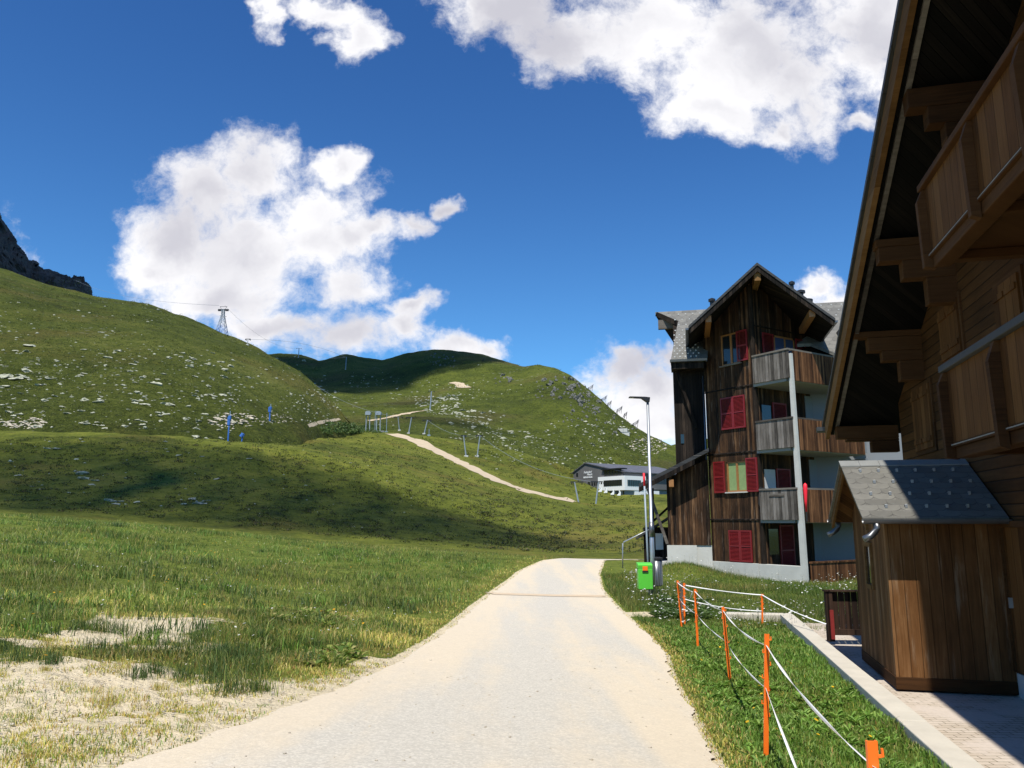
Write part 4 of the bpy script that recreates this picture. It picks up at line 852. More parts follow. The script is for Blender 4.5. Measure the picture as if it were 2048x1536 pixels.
# balconies
for i, (zt, zb) in enumerate(((8.31, 7.14), (5.60, 4.42), (2.88, 1.66))):
    b = bpy.data.objects.new('balcony', None); COL.objects.link(b); b.parent = ap_
    mb = MB(); mb.box(-0.12, -0.065, -0.02, AYB-0.06, zb, zt-0.07); mb.build('left_parapet', M['grey_boards'], b)
    mb = MB(); mb.box(0.15, 4.4 if i else 5.2, -0.05, -0.005, zb-0.1, zt-0.07); mb.build('right_parapet', M['brown_boards'], b)
    mb = MB(); mb.box(-0.15, 0.02, -0.04, AYB-0.06, zt-0.068, zt); mb.box(0.092, 4.4, -0.04, 0.08, zt-0.068, zt-0.002); mb.build('handrail', M['greywood'], b)
    mb = MB(); mb.box(0.145, 4.5, 0.0, AYB-0.005, zb-0.12, zb-0.004); mb.box(-0.06, 0.144, 0.17, AYB-0.005, zb-0.12, zb-0.004); mb.build('slab', M['slabgrey'], b)
mb = MB(); mb.box(0.42, 4.4, -0.06, -0.01, -0.9, 0.03); mb.box(0.4, 4.4, -0.09, 0.02, 0.034, 0.10); mb.build('terrace_fence', M['brown_boards'], ap_)
mb = MB(); mb.prism([(-0.20, GB), (0.05, GB), (0.05, 3.0), (0.04, 8.1), (-0.10, 8.1)], 'x', -0.055, 0.07)
mb.build('corner_post', M['concrete'], ap_)
# parasol, towel and box on the balconies
def onA(x, y, z): c, s = AX; return (AO[0]+c*x-s*y, AO[1]+s*x+c*y, z)
ps = thing('folded_parasol', 'folded bright red parasol hanging outside the corner post at first-floor balcony', 'parasol', onA(-0.05, -0.36, 1.9), E2)
mb = MB(); mb.tube([(0, 0, 0.05), (0, 0, 0.45), (0.02, 0, 0.95), (0.03, 0, 1.08), (0.03, 0, 1.13)], [0.03, 0.05, 0.085, 0.065, 0.02], 9); mb.build('canopy', M['redplastic'], ps, True)
mb = MB(); mb.tube([(0, 0, -0.3), (0, 0, 0.06)], 0.03, 8); mb.build('handle', M['black'], ps)
cl1 = MB(); cl1.prism([(1.35, 2.86), (1.75, 2.95), (1.85, 2.3), (1.62, 1.95), (1.55, 2.4)], 'x', -0.09, -0.055); o = cl1.build('black_cloth', M['black']); o.location = (AO[0], AO[1], 0); o.rotation_euler = (0, 0, E2); tag(o, 'black cloth hung over the left end of the lowest grey balcony parapet', 'cloth')
fb = MB(); fb.box(-0.14, -0.005, 0.55, 1.25, 2.55, 2.67); o = fb.build('flower_box', M['greywood']); o.location = (AO[0], AO[1], 0); o.rotation_euler = (0, 0, E2); tag(o, 'empty grey wooden flower box fixed to the lowest balcony parapet', 'flower box')
def shirt(): pass

# pale building behind, seen between chalet and apartments
pb0 = dep(1690, 930, 46)
pb = thing('pale_house', 'pale pinkish rendered house glimpsed between apartment house and chalet', 'house', (pb0.x, pb0.y, 0), math.radians(-10))
zz1 = dep(1700, 880, 46).z; zz2 = dep(1700, 912, 46).z
mb = MB(); mb.box(0, 0.95, 0, 5, -1, zz1+0.6); mb.box(0.95, 5, -0.01, 5, -1, zz2); mb.build('wall', M['pink'], pb)
mb = MB(); mb.box(0.3, 1.4, -0.06, -0.012, zz2-1.6, zz2-0.42); mb.build('shutter', M['red'], pb)

# ================================================================== small hut, steps, handrail at the far bend
hp = dep(1312, 1112, 37); hz = -0.7
ht = thing('dark_hut', 'small dark timber hut with sloping roof behind the lamp post', 'hut', (hp.x, hp.y, hz), math.radians(-12.5))
hh = lambda u, v: dep(u, v, 37)
mb = MB(); mb.box(-0.55, 0.9, 0, 2, 0, hh(1300, 1055).z-hz); mb.build('wall', M['black_boards'], ht)
p0 = hh(1272, 1048)-hp; p1 = hh(1335, 1008)-hp
mb = MB(); mb.prism([(p0.x, p0.z), (p1.x, p1.z), (p1.x, p1.z+0.12), (p0.x, p0.z+0.1)], 'y', -0.35, 2.3); mb.build('roof', M['slate_tower'], ht)
mb = MB(); mb.box(0.0, 0.35, -0.03, -0.003, 1.0, 1.75); mb.build('sign_board', M['white'], ht)
st0 = dep(1258, 1122, 34.5)
stp = thing('stone_steps', 'short flight of pale stone steps rising right beside the bend of the road', 'steps', (st0.x, st0.y, -0.75), math.radians(-8))
for k in range(5):
    mb = MB(); mb.box(0.28*k, 1.7+0.0*k, 0.02*k, 1.3, 0.13*k, 0.13*(k+1)-0.004); mb.build('step', M['concrete'], stp, bevel=0.01)
mb = MB(); a = dep(1245, 1122, 34)-st0; b = dep(1245, 1084, 34)-st0; c = dep(1300, 1058, 34)-st0
hrr = thing('handrail', 'thin galvanised handrail beside the stone steps', 'handrail', (st0.x, st0.y, st0.z))
mb.tube([a-Vector((0, 0, 0.3)), b-Vector((0, 0, 0.06)), b+Vector((0.05, 0, 0.0)), c, c+Vector((0, 0, -1.4))], 0.028, 8); mb.build('rail', M['metal'], hrr, True)

# ================================================================== lamp post, bins, snow pole
def base_on(u, v, Y): p = dep(u, v, Y); return Vector((p.x, Y, float(H(p.x, Y))))
YL = 24.4; lb = base_on(1307, 1190, YL); topz = dep(1297, 797, YL).z
lp = thing('street_lamp', 'tall slim galvanised street lamp with flat arm-mounted head beside the road', 'street lamp', lb)
mb = MB(); hL = topz-lb.z; mb.tube([(0, 0, -0.2), (0, 0, 2.3), (0, 0, 2.32), (0, 0, hL-0.1)], [0.075, 0.072, 0.052, 0.042], 14); mb.build('pole', M['metal'], lp, True)
mb = MB(); mb.tube([(0, 0, 1.9), (0, 0, 2.35)], [0.085, 0.08], 14); mb.build('collar', M['zinc'], lp, True)
mb = MB(); mb.prism([(0.05, hL-0.12), (0.07, hL+0.03), (-0.1, hL+0.05), (-0.58, hL+0.06), (-0.60, hL+0.02), (-0.2, hL-0.0), (-0.04, hL-0.12)], 'y', -0.09, 0.09); lh = mb.build('lamp_head', M['darkmetal'], lp, bevel=0.012)
mb = MB(); mb.box(-0.55, -0.22, -0.07, 0.07, hL+0.012, hL+0.018); mb.build('lens', M['white'], lh)
sb = base_on(1299, 1185, YL+0.25); st_ = thing('snow_pole', 'thin grey snow marker pole with red tip behind the lamp post', 'pole', sb)
zt = dep(1294, 946, YL+0.25).z-sb.z; zr_ = dep(1294, 972, YL+0.25).z-sb.z
mb = MB(); mb.tube([(0, 0, -0.1), (-0.06, 0, zr_)], 0.03, 8); mb.build('pole', M['pylon'], st_, True); mb = MB(); mb.tube([(-0.06, 0, zr_+0.002), (-0.07, 0, zt)], 0.033, 8); mb.build('red_tip', M['redplastic'], st_, True)
g0 = dep(1276, 1178, YL-0.25); g1 = dep(1303, 1127, YL-0.25)
gbn = thing('dog_waste_bin', 'bright green dog waste bin with orange tag on the lamp post', 'bin', (0, 0, 0))
mb = MB(); mb.box(g0.x, g1.x, YL-0.40, YL-0.09, g0.z, g1.z-0.14); mb.build('body', M['greenplastic'], gbn, bevel=0.015)
mb = MB(); mb.prism([(YL-0.40, g1.z-0.137), (YL-0.09, g1.z-0.137), (YL-0.09, g1.z+0.03), (YL-0.34, g1.z), (YL-0.41, g1.z-0.04)], 'x', g0.x-0.01, g1.x+0.005); mb.build('lid', M['greenplastic'], gbn, bevel=0.01)
mb = MB(); mb.box(g0.x+0.13, g0.x+0.28, YL-0.43, YL-0.412, g1.z-0.20, g1.z-0.075); mb.build('orange_tag', M['orange'], gbn, bevel=0.004)
mb = MB(); mb.box(g0.x+0.12, g0.x+0.3, YL-0.425, YL-0.405, g1.z-0.25, g1.z-0.205); mb.build('slot', M['black'], gbn)
mb = MB(); mb.box((g0.x+g1.x)/2-0.02, lb.x, YL-0.088, YL-0.06, g0.z+0.1, g0.z+0.14); mb.build('bracket', M['zinc'], gbn)
gbb = thing('litter_bin', 'grey ribbed cylindrical litter bin right of the lamp post', 'bin', (lb.x+0.14, YL+0.12, g0.z+0.06))
mb = MB(); n = 16; mb.tube([(0, 0, 0), (0, 0, 0.02), (0, 0, 0.78)], [0.15, 0.16, 0.18], 16); mb.build('body', M['zinc'], gbb, True)
mb = MB()
for k in range(16): an = 2*math.pi*k/16; mb.box(0.172*math.cos(an)-0.008, 0.172*math.cos(an)+0.008, 0.172*math.sin(an)-0.008, 0.172*math.sin(an)+0.008, 0.03, 0.75)
mb.build('ribs', M['metal'], gbb); mb = MB(); mb.tube([(0, 0, 0.79), (0, 0, 0.84), (0, 0, 0.86)], [0.2, 0.2, 0.12], 16); mb.build('rim', M['black'], gbb)

# ================================================================== stakes and tape
STK = [((1745, 1680), (1744, 1482), 3.15, 'orange plastic stake cut by the bottom edge of the picture, nearest of the row'),
       ((1530, 1475), (1534, 1268), 7.1, 'orange plastic stake with hooks, second nearest, standing tall in the lawn'),
       ((1459, 1343), (1446, 1214), 11.6, 'orange plastic stake leaning left, third nearest of the row'),
       ((1395, 1277), (1390, 1178), 15.0, 'orange plastic stake standing between the leaning one and the far pair'),
       ((1369, 1235), (1368, 1166), 18.6, 'right stake of the far pair of orange stakes'),
       ((1363, 1240), (1355, 1161), 18.2, 'left stake of the far pair of orange stakes nearest the road'),
       ((1524, 1226), (1524, 1188), 18.9, 'short orange stake at the far end of the kerb wall')]
def tapeat(i, v):
    (ub, vb), (ut, vt), Y, _ = STK[i]; s = (vb-v)/(vb-vt); p = stk_pts[i]; return p[0].lerp(p[1], s)
stk_pts = []
for i, ((ub, vb), (ut, vt), Y, lab) in enumerate(STK):
    B = dep(ub, vb, Y); T = dep(ut, vt, Y)
    if i == 0: B = Vector((T.x-0.01, Y, float(H(T.x, Y))))
    stk_pts.append((B, T))
    gzv = float(H(B.x, B.y)); t = thing('fence_stake', lab, 'stake', (B.x, B.y, B.z), 0, 'orange fence stakes')
    dd = T-B; mb = MB(); wst = 0.034; low = dd*(-0.12)+Vector((0, 0, min(0, gzv-B.z)))
    mb.bar(low, dd, wst, 0.008, up=(0, 1, 0)); mb.bar(low+Vector((-wst/2, 0.006, 0)), dd+Vector((-wst/2, 0.006, 0)), 0.006, 0.018, up=(0, 1, 0)); mb.bar(low+Vector((wst/2, 0.006, 0)), dd+Vector((wst/2, 0.006, 0)), 0.006, 0.018, up=(0, 1, 0))
    mb.build('post', M['orange'], t)
    nn = 7
    for k in range(nn):
        c = dd*(0.2+0.74*k/(nn-1)); m2 = MB(); sd = -1 if k % 2 else 1
        m2.bar(c+Vector((sd*wst/2, -0.004, 0)), c+Vector((sd*(wst/2+0.02), -0.006, 0.004)), 0.008, 0.01); m2.bar(c+Vector((sd*(wst/2+0.018), -0.006, 0)), c+Vector((sd*(wst/2+0.016), -0.006, 0.03)), 0.008, 0.008, up=(0, 1, 0)); m2.build('hook', M['orange'], t)
def tape(pts, sag, wd, label, twist=1.6):
    V = []; Fc = []; first = True; ph = 0.0
    for a, b in zip(pts, pts[1:]):
        n = 40
        for k in range(n+(1 if b is pts[-1] else 0)):
            s = k/n; p = a.lerp(b, s); L_ = (b-a).length; p.z -= sag*L_*4*s*(1-s)*0.25
            ph += twist*(1.2 if 0.1 < s < 0.9 else 0.1)/n*math.pi*(0.6+0.8*random.random())
            t = (b-a).normalized(); e1 = t.cross(Vector((0, 0, 1))).normalized(); e2 = t.cross(e1)
            an = 0.9+0.75*math.sin(ph*1.3); dvec = e1*math.cos(an)+e2*math.sin(an); V += [tuple(p+dvec*wd/2), tuple(p-dvec*wd/2)]
    n = len(V)//2; Fq = [(2*i, 2*i+1, 2*i+3, 2*i+2) for i in range(n-1)]
    me = bpy.data.meshes.new('barrier_tape'); me.from_pydata(V, [], Fq); me.shade_smooth(); me.materials.append(M['tape']); o = bpy.data.objects.new('barrier_tape', me); COL.objects.link(o)
    md = o.modifiers.new('thick', 'SOLIDIFY'); md.thickness = 0.0012
    tag(o, label, 'tape', 'white fence tapes')
nearT = dep(1900, 1640, 1.9)
f_ = lambda v: Vector((0, -0.01, 0))
tape([Vector((2.1, 1.6, 0.5)), tapeat(0, 1502), tapeat(1, 1292), tapeat(2, 1222), tapeat(3, 1183), tapeat(5, 1165)], 0.06, 0.024, 'upper white tape running from the bottom edge along the orange stakes')
tape([Vector((1.75, 1.9, -0.02)), tapeat(0, 1660)+Vector((-0.0, 0, 0)), tapeat(1, 1378), tapeat(2, 1284), tapeat(3, 1228), tapeat(5, 1197)], 0.05, 0.020, 'lower white tape on the row of orange stakes')
fpL = dep(1652, 1248, 15.9)
tape([tapeat(4, 1170), tapeat(6, 1190), fpL], 0.06, 0.026, 'white tape from the far stakes over to the dark fence panel', 0.8)
tape([tapeat(4, 1198), tapeat(6, 1222)], 0.12, 0.022, 'lower white tape reaching the short stake on the kerb end', 0.8)
tape([tapeat(5, 1166), dep(1385, 1184, 17.6), dep(1380, 1197, 17.9), dep(1368, 1192, 18.5)], 0.1, 0.02, 'loose loop of white tape at the far pair of stakes', 0.6)
gp = base_on(1362, 1200, 18.7); mb = MB(); mb.box(-0.03, 0.03, -0.03, 0.03, -0.1, 0.92); o = mb.build('wooden_post', M['greywood'], bevel=0.006); o.location = (gp.x+0.02, 18.7, gp.z); tag(o, 'weathered grey wooden post between the far pair of orange stakes', 'post')

# fence panel beside the annex
fp0 = dep(1655, 1272, 15.9); fp1 = dep(1655, 1183, 15.9); fl = thing('slatted_fence', 'dark brown slatted fence panel with red painted post beside the shed', 'fence', (fp0.x, 15.9, 0), math.radians(-4))
zb = fp0.z; zt = fp1.z
mb = MB(); mb.box(0.0, 0.13, -0.05, 0.07, zb-0.1, zt); mb.build('post', M['fence'], fl, bevel=0.006)
mb = MB(); mb.box(0.05, 0.12, -0.085, -0.052, zb-0.05, zb+0.5); mb.build('red_post', M['postred'], fl)
mb = MB(); mb.box(0.135, 1.9, -0.03, 0.03, zb+0.02, zb+0.13); mb.build('bottom_rail', M['fence'], fl); mb = MB(); mb.box(-0.02, 1.9, -0.07, 0.09, zt+0.002, zt+0.03); mb.build('top_rail', M['fence'], fl)
for k in range(14): mb = MB(); mb.box(0.14+0.125*k, 0.14+0.125*k+0.113, 0.031, 0.055, zb+0.02, zt-0.01); mb.build('slat', M['fence'], fl)
# white garden chair frame behind the fence
cp = thing('garden_railing', 'thin white metal terrace railing at the foot of the white wall', 'railing', onA(2.7, -0.5, 0), E2)
mb = MB(); 
for x in (0, 0.12, 0.9): mb.tube([(x, 0, -0.6), (x, 0, 0.25)], 0.015, 6)
mb.tube([(0, 0, 0.25), (0.9, 0, 0.25)], 0.015, 6); mb.tube([(0, 0, 0.12), (0.9, 0, 0.12)], 0.012, 6); mb.build('frame', M['metal'], cp)

# ================================================================== LODGE on the hillside
LY = 240; LE_ = math.radians(37); LX = (math.cos(LE_), math.sin(LE_)); c0 = dep(1250, 990, LY); LO = (c0.x, c0.y)
lg = thing('mountain_lodge', 'grey and white modern mountain lodge with ribbon windows and lettered gable', 'lodge', (c0.x, c0.y, 0), LE_)
ll = lambda u, v, ax, val: lpl(u, v, LO, LX, ax, val)
zW0 = ll(1250, 980, 'x', 0)[2]; zW1 = ll(1250, 951, 'x', 0)[2]; yWl = ll(1196, 965, 'x', 0)[1]; xWr = ll(1292, 965, 'y', 0)[0]
mb = MB(); mb.box(0, xWr, 0, yWl, zW0, zW1); mb.build('white_wing', M['white'], lg)
zG = ll(1250, 1000, 'x', 0)[2]
mb = MB(); mb.box(0.6, xWr-5, 0.6, yWl, zG-3, zW0-0.01); mb.build('ground_floor', M['offwhite'], lg); mb = MB(); mb.box(xWr-5, xWr+6, 0.1, 5, zG-3, zW0-0.01 ); mb.build('ground_floor', M['white'], lg)
def lwin(u0, u1, v0, v1, ax, val, nd, nm='window'):
    a = ll(u0, (v0+v1)/2, ax, val); b = ll(u1, (v0+v1)/2, ax, val); z1 = ll((u0+u1)/2, v0, ax, val)[2]; z0 = ll((u0+u1)/2, v1, ax, val)[2]
    j = 1 if ax == 'x' else 0; c0_, c1_ = sorted((a[j], b[j])); mb = MB(); m2 = MB()
    if ax == 'x': mb.box(val-0.06, val+0.05, c0_, c1_, z0, z1)
    else: mb.box(c0_, c1_, val-0.06, val+0.05, z0, z1)
    w_ = mb.build(nm, M['glass'], lg)
    for k in range(nd+1):
        c = c0_+(c1_-c0_)*k/max(nd, 1)
        if ax == 'x': m2.box(val-0.12, val-0.062, c-0.07, c+0.07, z0, z1)
        else: m2.box(c-0.07, c+0.07, val-0.12, val-0.062, z0, z1)
    m2.build('mullion', M['darkmetal'], w_)
lwin(1208, 1244, 960, 972, 'x', 0, 8); lwin(1255, 1281, 960, 972, 'y', 0, 7)
# dark gable volume: plane x = xg, text on it
xg = 0.9; yG1 = ll(1147, 965, 'x', xg)[1]; yPk = ll(1171, 927, 'x', xg)[1]; zPk = ll(1171, 927, 'x', xg)[2]; zEl = ll(1147, 945, 'x', xg)[2]; yR = ll(1245, 944, 'x', xg)[1]; zR = ll(1245, 944, 'x', xg)[2]
zGb = ll(1175, 980, 'x', xg)[2]; ySt = ll(1174, 970, 'x', xg)[1]
sR = (zPk-zR)/(yPk-yR); 
mb = MB(); mb.prism([(yG1, zEl-0), (yPk, zPk), (yR, zR), (yR, zGb), (ySt, zGb), (ySt, zGb+1.9), (yG1, zGb+2.1)], 'x', xg, 34); mb.build('gable_wall', M['lodge_wall'], lg)
mb = MB(); mb.box(xg+0.5, 30, yR+1, yG1-0.4, zG-4, zGb+1.8); mb.build('lower_wall', M['offwhite'], lg)
for (ya, za, yb, zb2) in ((yPk, zPk, yR-1.0, zR-sR*1.0), (yPk, zPk, yG1+0.6, zEl-0.4)):
    mb = MB(); mb.prism([(ya, za+0.02), (yb, zb2+0.02), (yb, zb2+0.30), (ya, za+0.30)], 'x', xg-0.35, 34.5); mb.build('roof', M['lodge_slate'], lg)
mb = MB(); mb.box(xg+0.3, 16, yR-0.6, yR+0.5, zW1+0.01, zR-0.3); mb.build('upper_storey', M['lodge_wall'], lg)
dx_ = 0.55; lwin(1208, 1243, 940, 950, 'x', xg-0.1, 6, 'dormer_window')
mb = MB(); mb.box(xg-0.7, xg+2, ll(1245, 940, 'x', xg)[1], ll(1205, 940, 'x', xg)[1], ll(1225, 938.5, 'x', xg)[2]-0.1, ll(1225, 938.5, 'x', xg)[2]+0.25); mb.build('dormer_roof', M['darkmetal'], lg)
lwin(1152.5, 1156, 946, 953, 'x', xg, 0); 
for a in (1177, 1183, 1188, 1193): lwin(a, a+3, 964, 971, 'x', xg, 0)
for a in (1220, 1233, 1246): lwin(a, a+2.2, 981.5, 989, 'x', 0.6, 0, 'doorway')
lwin(1187, 1190, 982, 987, 'x', xg+0.5, 0)
# outside stair
mb = MB(); s0 = ll(1161, 972, 'x', xg-1.5); s1 = ll(1180, 993, 'x', xg-1.5)
nst = 10
for k in range(nst): y = s0[1]+(s1[1]-s0[1])*k/nst; z = s0[2]+(s1[2]-s0[2])*k/nst; mb.box(xg-1.6, xg-0.1, y, y+(s1[1]-s0[1])/nst+0.02, zG-3, z-0.02*k*0)
mb.build('stair', M['concrete'], lg); mb = MB(); mb.bar((xg-1.6, s0[1], s0[2]+1), (xg-1.6, s1[1], s1[2]+1), 0.08, 0.08)
for k in range(7): s = k/6; mb.bar((xg-1.6, s0[1]+(s1[1]-s0[1])*s, s0[2]+(s1[2]-s0[2])*s), (xg-1.6, s0[1]+(s1[1]-s0[1])*s, s0[2]+(s1[2]-s0[2])*s+1), 0.06, 0.06)
mb.build('stair_railing', M['darkmetal'], lg)
def lettering(txt, u, v, size_px, ax, val, italic=False, bold=0.0):
    cu = bpy.data.curves.new('t', 'FONT'); cu.body = txt; cu.size = 1; cu.extrude = 0.02; cu.offset = bold; cu.align_x = 'LEFT'; cu.shear = 0.35 if italic else 0
    to = bpy.data.objects.new('t', cu); COL.objects.link(to); bpy.context.view_layer.update(); dg = bpy.context.evaluated_depsgraph_get(); me = bpy.data.meshes.new_from_object(to.evaluated_get(dg)); bpy.data.objects.remove(to)
    me.name = 'lettering'; xs = [q.co.x for q in me.vertices]; w0 = max(xs)-min(xs); x0 = min(xs)
    a = ll(u[0], v, ax, val); b = ll(u[1], v, ax, val); hgt = ll((u[0]+u[1])/2, v-size_px, ax, val)[2]-a[2]; ysz = max(q.co.y for q in me.vertices)
    for q in me.vertices:
        s = (q.co.x-x0)/w0; r_ = q.co.y/ysz; zoff = q.co.z
        q.co = (val-0.08-zoff, a[1]+(b[1]-a[1])*s, a[2]+hgt*r_+(b[2]-a[2])*s*0)
    me.materials.append(M['white']); o = bpy.data.objects.new('lettering', me); COL.objects.link(o); o.parent = lg; return o
lettering('Feriendorf', (1168, 1184.5), 947, 5.2, 'x', xg, True, 0.02); lettering('Fiesch', (1174.5, 1184.8), 951, 4.2, 'x', xg, True, 0.02); lettering('BERGHAUS', (1167.5, 1185), 956.6, 3.8, 'x', xg, False, 0.03)
# covered deck chairs in front of the lodge
for k, u in enumerate((1197, 1208, 1221.5, 1234.5)):
    p, _ = hit(u, 993); p = p or dep(u, 993, 236); p = dep(u, 992, 232); p.z = gnd(p.x, p.y)
    o = MB(); o.prism([(0, 0), (1.0, 0), (1.1, 0.9), (0.8, 1.5), (0.45, 1.55), (0.7, 1.0), (0.4, 0.5), (0, 0.3)], 'y', 0, 0.9); q = o.build('beach_chair', M['white'], bevel=0.05); q.location = p; tag(q, 'white hooded outdoor chair on the lodge terrace' , 'chair', 'white hooded chairs below the lodge')

# ================================================================== lift pylons, towers, cables, snow guns
def tee(Y, ub, vb, ut, vt, arm, kind, label, name='lift_pylon', group='drag lift pylons', r=0.22, arm2=None):
    hb = hit(ub, vb)[0]
    if hb is not None and Y >= 250: r *= hb.y/Y; arm = (arm[0]*hb.y/Y, arm[1]*hb.y/Y); Y = hb.y
    B = dep(ub, vb, Y); T = dep(ut, vt, Y); B.z = min(B.z, gnd(B.x, B.y)+0.3) if Y < 250 else B.z
    t = thing(name, label, 'pylon', B, 0, group); d_ = T-B
    mb = MB(); mb.tube([Vector((0, 0, -0.5)), d_], [r, r*0.75], 8); mb.build('mast', M['pylon'], t)
    mb = MB(); mb.box(-0.6, 0.6, -0.6, 0.6, -0.8, 0.35); mb.build('foundation', M['concrete'], t)
    a0, a1 = arm; mb = MB(); mb.bar(d_+Vector((a0, 0, 0)), d_+Vector((a1, 0, 0)), 0.22, 0.25); mb.build('crossarm', M['darkmetal'], t)
    for e in (a0+0.3, a1-0.3):
        mb = MB(); 
        mb.bar(d_+Vector((e, -1.0, -0.25)), d_+Vector((e, 1.0, -0.25)), 0.12, 0.16)
        for q in (-0.8, -0.3, 0.3, 0.8): mb.tube([d_+Vector((e-0.08, q, -0.42)), d_+Vector((e+0.08, q, -0.42))], 0.18, 10)
        if kind == 2: mb.bar(d_+Vector((e-0.5, 0, -0.05)), d_+Vector((e+0.5, 0, -0.05)), 0.1, 0.1); mb.tube([d_+Vector((e+0.45, 0, -0.35)), d_+Vector((e+0.55, 0, -0.35))], 0.22, 10); mb.tube([d_+Vector((e-0.55, 0, -0.35)), d_+Vector((e-0.45, 0, -0.35))], 0.22, 10)
        mb.build('sheave', M['darkmetal'], t)
    return t
k = 190/1560
tee(190, 1162, 1027, 1149, 964, (-1.0, 2.1), 2, 'left lift pylon of the pair in front of the lodge, leaning left')
tee(190, 1189, 1027, 1197, 963.5, (-1.9, 1.0), 2, 'right lift pylon of the pair in front of the lodge, leaning right')
tee(250, 932.5, 913, 927, 871, (-0.9, 1.0), 1, 'left pylon of the leaning pair above the gravel path')
tee(250, 954, 913, 960, 871, (-1.4, 1.0), 1, 'right pylon of the leaning pair above the gravel path')
tee(272, 799, 861, 796, 834, (-1.4, 1.8), 1, 'thin dark pylon left of the plateau group', r=0.15)
tee(272, 817, 867, 823, 835, (-1.9, 1.0), 1, 'pale pylon in the middle of the plateau group', r=0.24)
tee(276, 848, 868, 855, 840, (-1.8, 1.4), 2, 'dark pylon with large sheaves right on the plateau edge', r=0.24)
tee(400, 860, 820, 863, 783, (-1.8, 1.8), 2, 'tall dark pylon standing alone among the pale boulders', r=0.4)
tee(500, 691, 739, 693, 714, (-3.0, 3.0), 1, 'faint pylon on the shaded far slope', 'ropeway_pylon', 'ropeway pylons on the skyline', 0.3)
tee(520, 597, 715, 598, 696.5, (-1.9, 1.9), 1, 'pylon on the skyline just right of the left hill', 'ropeway_pylon', 'ropeway pylons on the skyline', 0.3)
tee(350, 495, 690, 496, 678, (-1.2, 1.2), 1, 'short pylon peeping over the left hill crest', 'ropeway_pylon', 'ropeway pylons on the skyline', 0.2)
for (u, v0, v1, lab) in ((773, 853, 826, 'thin pale mast on the plateau left of the pylons'), (750, 847, 822, 'pale mast beside the valley lift station'), (858, 869, 858, 'short pale post right of the plateau pylons')):
    B = dep(u, v0, 272); B.z = gnd(B.x, B.y); T = dep(u, v1, 272); mb = MB(); mb.tube([(0, 0, 0), (0, 0, max(T.z-B.z, 1.5))], 0.12, 8); mb.box(-0.5, 0.5, -0.4, 0.4, -0.3, 0.5); o = mb.build('mast', M['metal']); o.location = B; tag(o, lab, 'mast')
# lift stations on plateau
for (u0, u1, lab) in ((731, 741, 'left grey lift station head on stilts'), (752, 762, 'right grey lift station head on stilts')):
    B = dep((u0+u1)/2, 842, 285); Bz = gnd(B.x, B.y); top = dep(735, 823, 285).z
    t = thing('lift_station', lab, 'lift station', (B.x, B.y, Bz), 0, 'lift station heads on the plateau'); hS = max(top-Bz, 4)
    mb = MB(); mb.prism([(-0.9, hS-1.4), (0.9, hS-1.4), (1.1, hS-0.4), (0.5, hS), (-0.7, hS), (-1.0, hS-0.6)], 'y', -1, 1); mb.build('housing', M['pylon'], t)
    for x in (-0.7, 0.7): mb = MB(); mb.bar((x, 0, -0.5), (x*0.9, 0, hS-1.4), 0.3, 0.3); mb.build('leg', M['pylon'], t)
# concrete slab / wall on plateau, avalanche wall
p = dep(752, 866, 268); p.z = gnd(p.x, p.y); mb = MB(); mb.box(-2.6, 2.8, -0.3, 0.3, -0.5, 0.5); o = mb.build('low_wall', M['offwhite']); o.location = p; tag(o, 'low pale concrete wall on the plateau edge above the path', 'wall')
p, nrm = hit(1250, 868); 
t = thing('stepped_wall', 'stepped pale concrete avalanche wall on the right end of the green ridge', 'wall', p, math.radians(-15)); s_ = p.y/1560
mb = MB(); mb.prism([(-14*s_, 11*s_), (5*s_, 11*s_), (5*s_, 4*s_), (9*s_, 4*s_), (9*s_, -7*s_), (-1*s_, -7*s_), (-1*s_, -3*s_)], 'y', -1.0, 1.2); mb.build('slab', M['concrete'], t)
mb = MB(); mb.box(-13*s_, 8*s_, -1.15, -1.01, 3.3*s_, 3.7*s_); mb.box(-3.2*s_, -2.8*s_, -1.14, -1.012, -5*s_, 10*s_); mb.build('joint', M['zinc'], t)
AVL = [(1180, 774, 14), (1206, 797, 17), (1218, 806, 10), (1238, 818, 14), (1250, 828, 8), (1270, 846, 16), (1138, 754, 5), (966, 718, 5)]
for k, (u, v, wd) in enumerate(AVL):
    Yb = float(np.interp(u, ul if False else [870,960,1045,1110,1150,1200,1240,1290], [870,820,730,650,610,570,545,515])); hq = hit(u, v+7)[0]; Yb = hq.y if hq is not None else Yb; p = dep(u, v+5, Yb); s_ = Yb/1560; wM = wd*s_
    t = thing('avalanche_barrier', 'steel avalanche barrier rack on the skyline of the green ridge', 'avalanche barrier', (p.x, p.y, p.z), math.radians(20), 'avalanche barriers on the ridge')
    mb = MB(); slp = 0.62
    for q in range(5): mb.bar((-wM/2, -0.3*q, 0.4+0.5*q-slp*wM/2), (wM/2, -0.3*q, 0.4+0.5*q+slp*wM/2), 0.2, 0.16)
    mb.build('rack', M['darkmetal'], t)
    for x in (-wM/3, wM/3): mb = MB(); mb.bar((x, 0, -2.5+slp*x), (x, -1.2, 2.7+slp*x), 0.2, 0.2); mb.bar((x, 3, -1.5+slp*x), (x, -0.6, 2.0+slp*x), 0.16, 0.16); mb.build('support', M['darkmetal'], t)
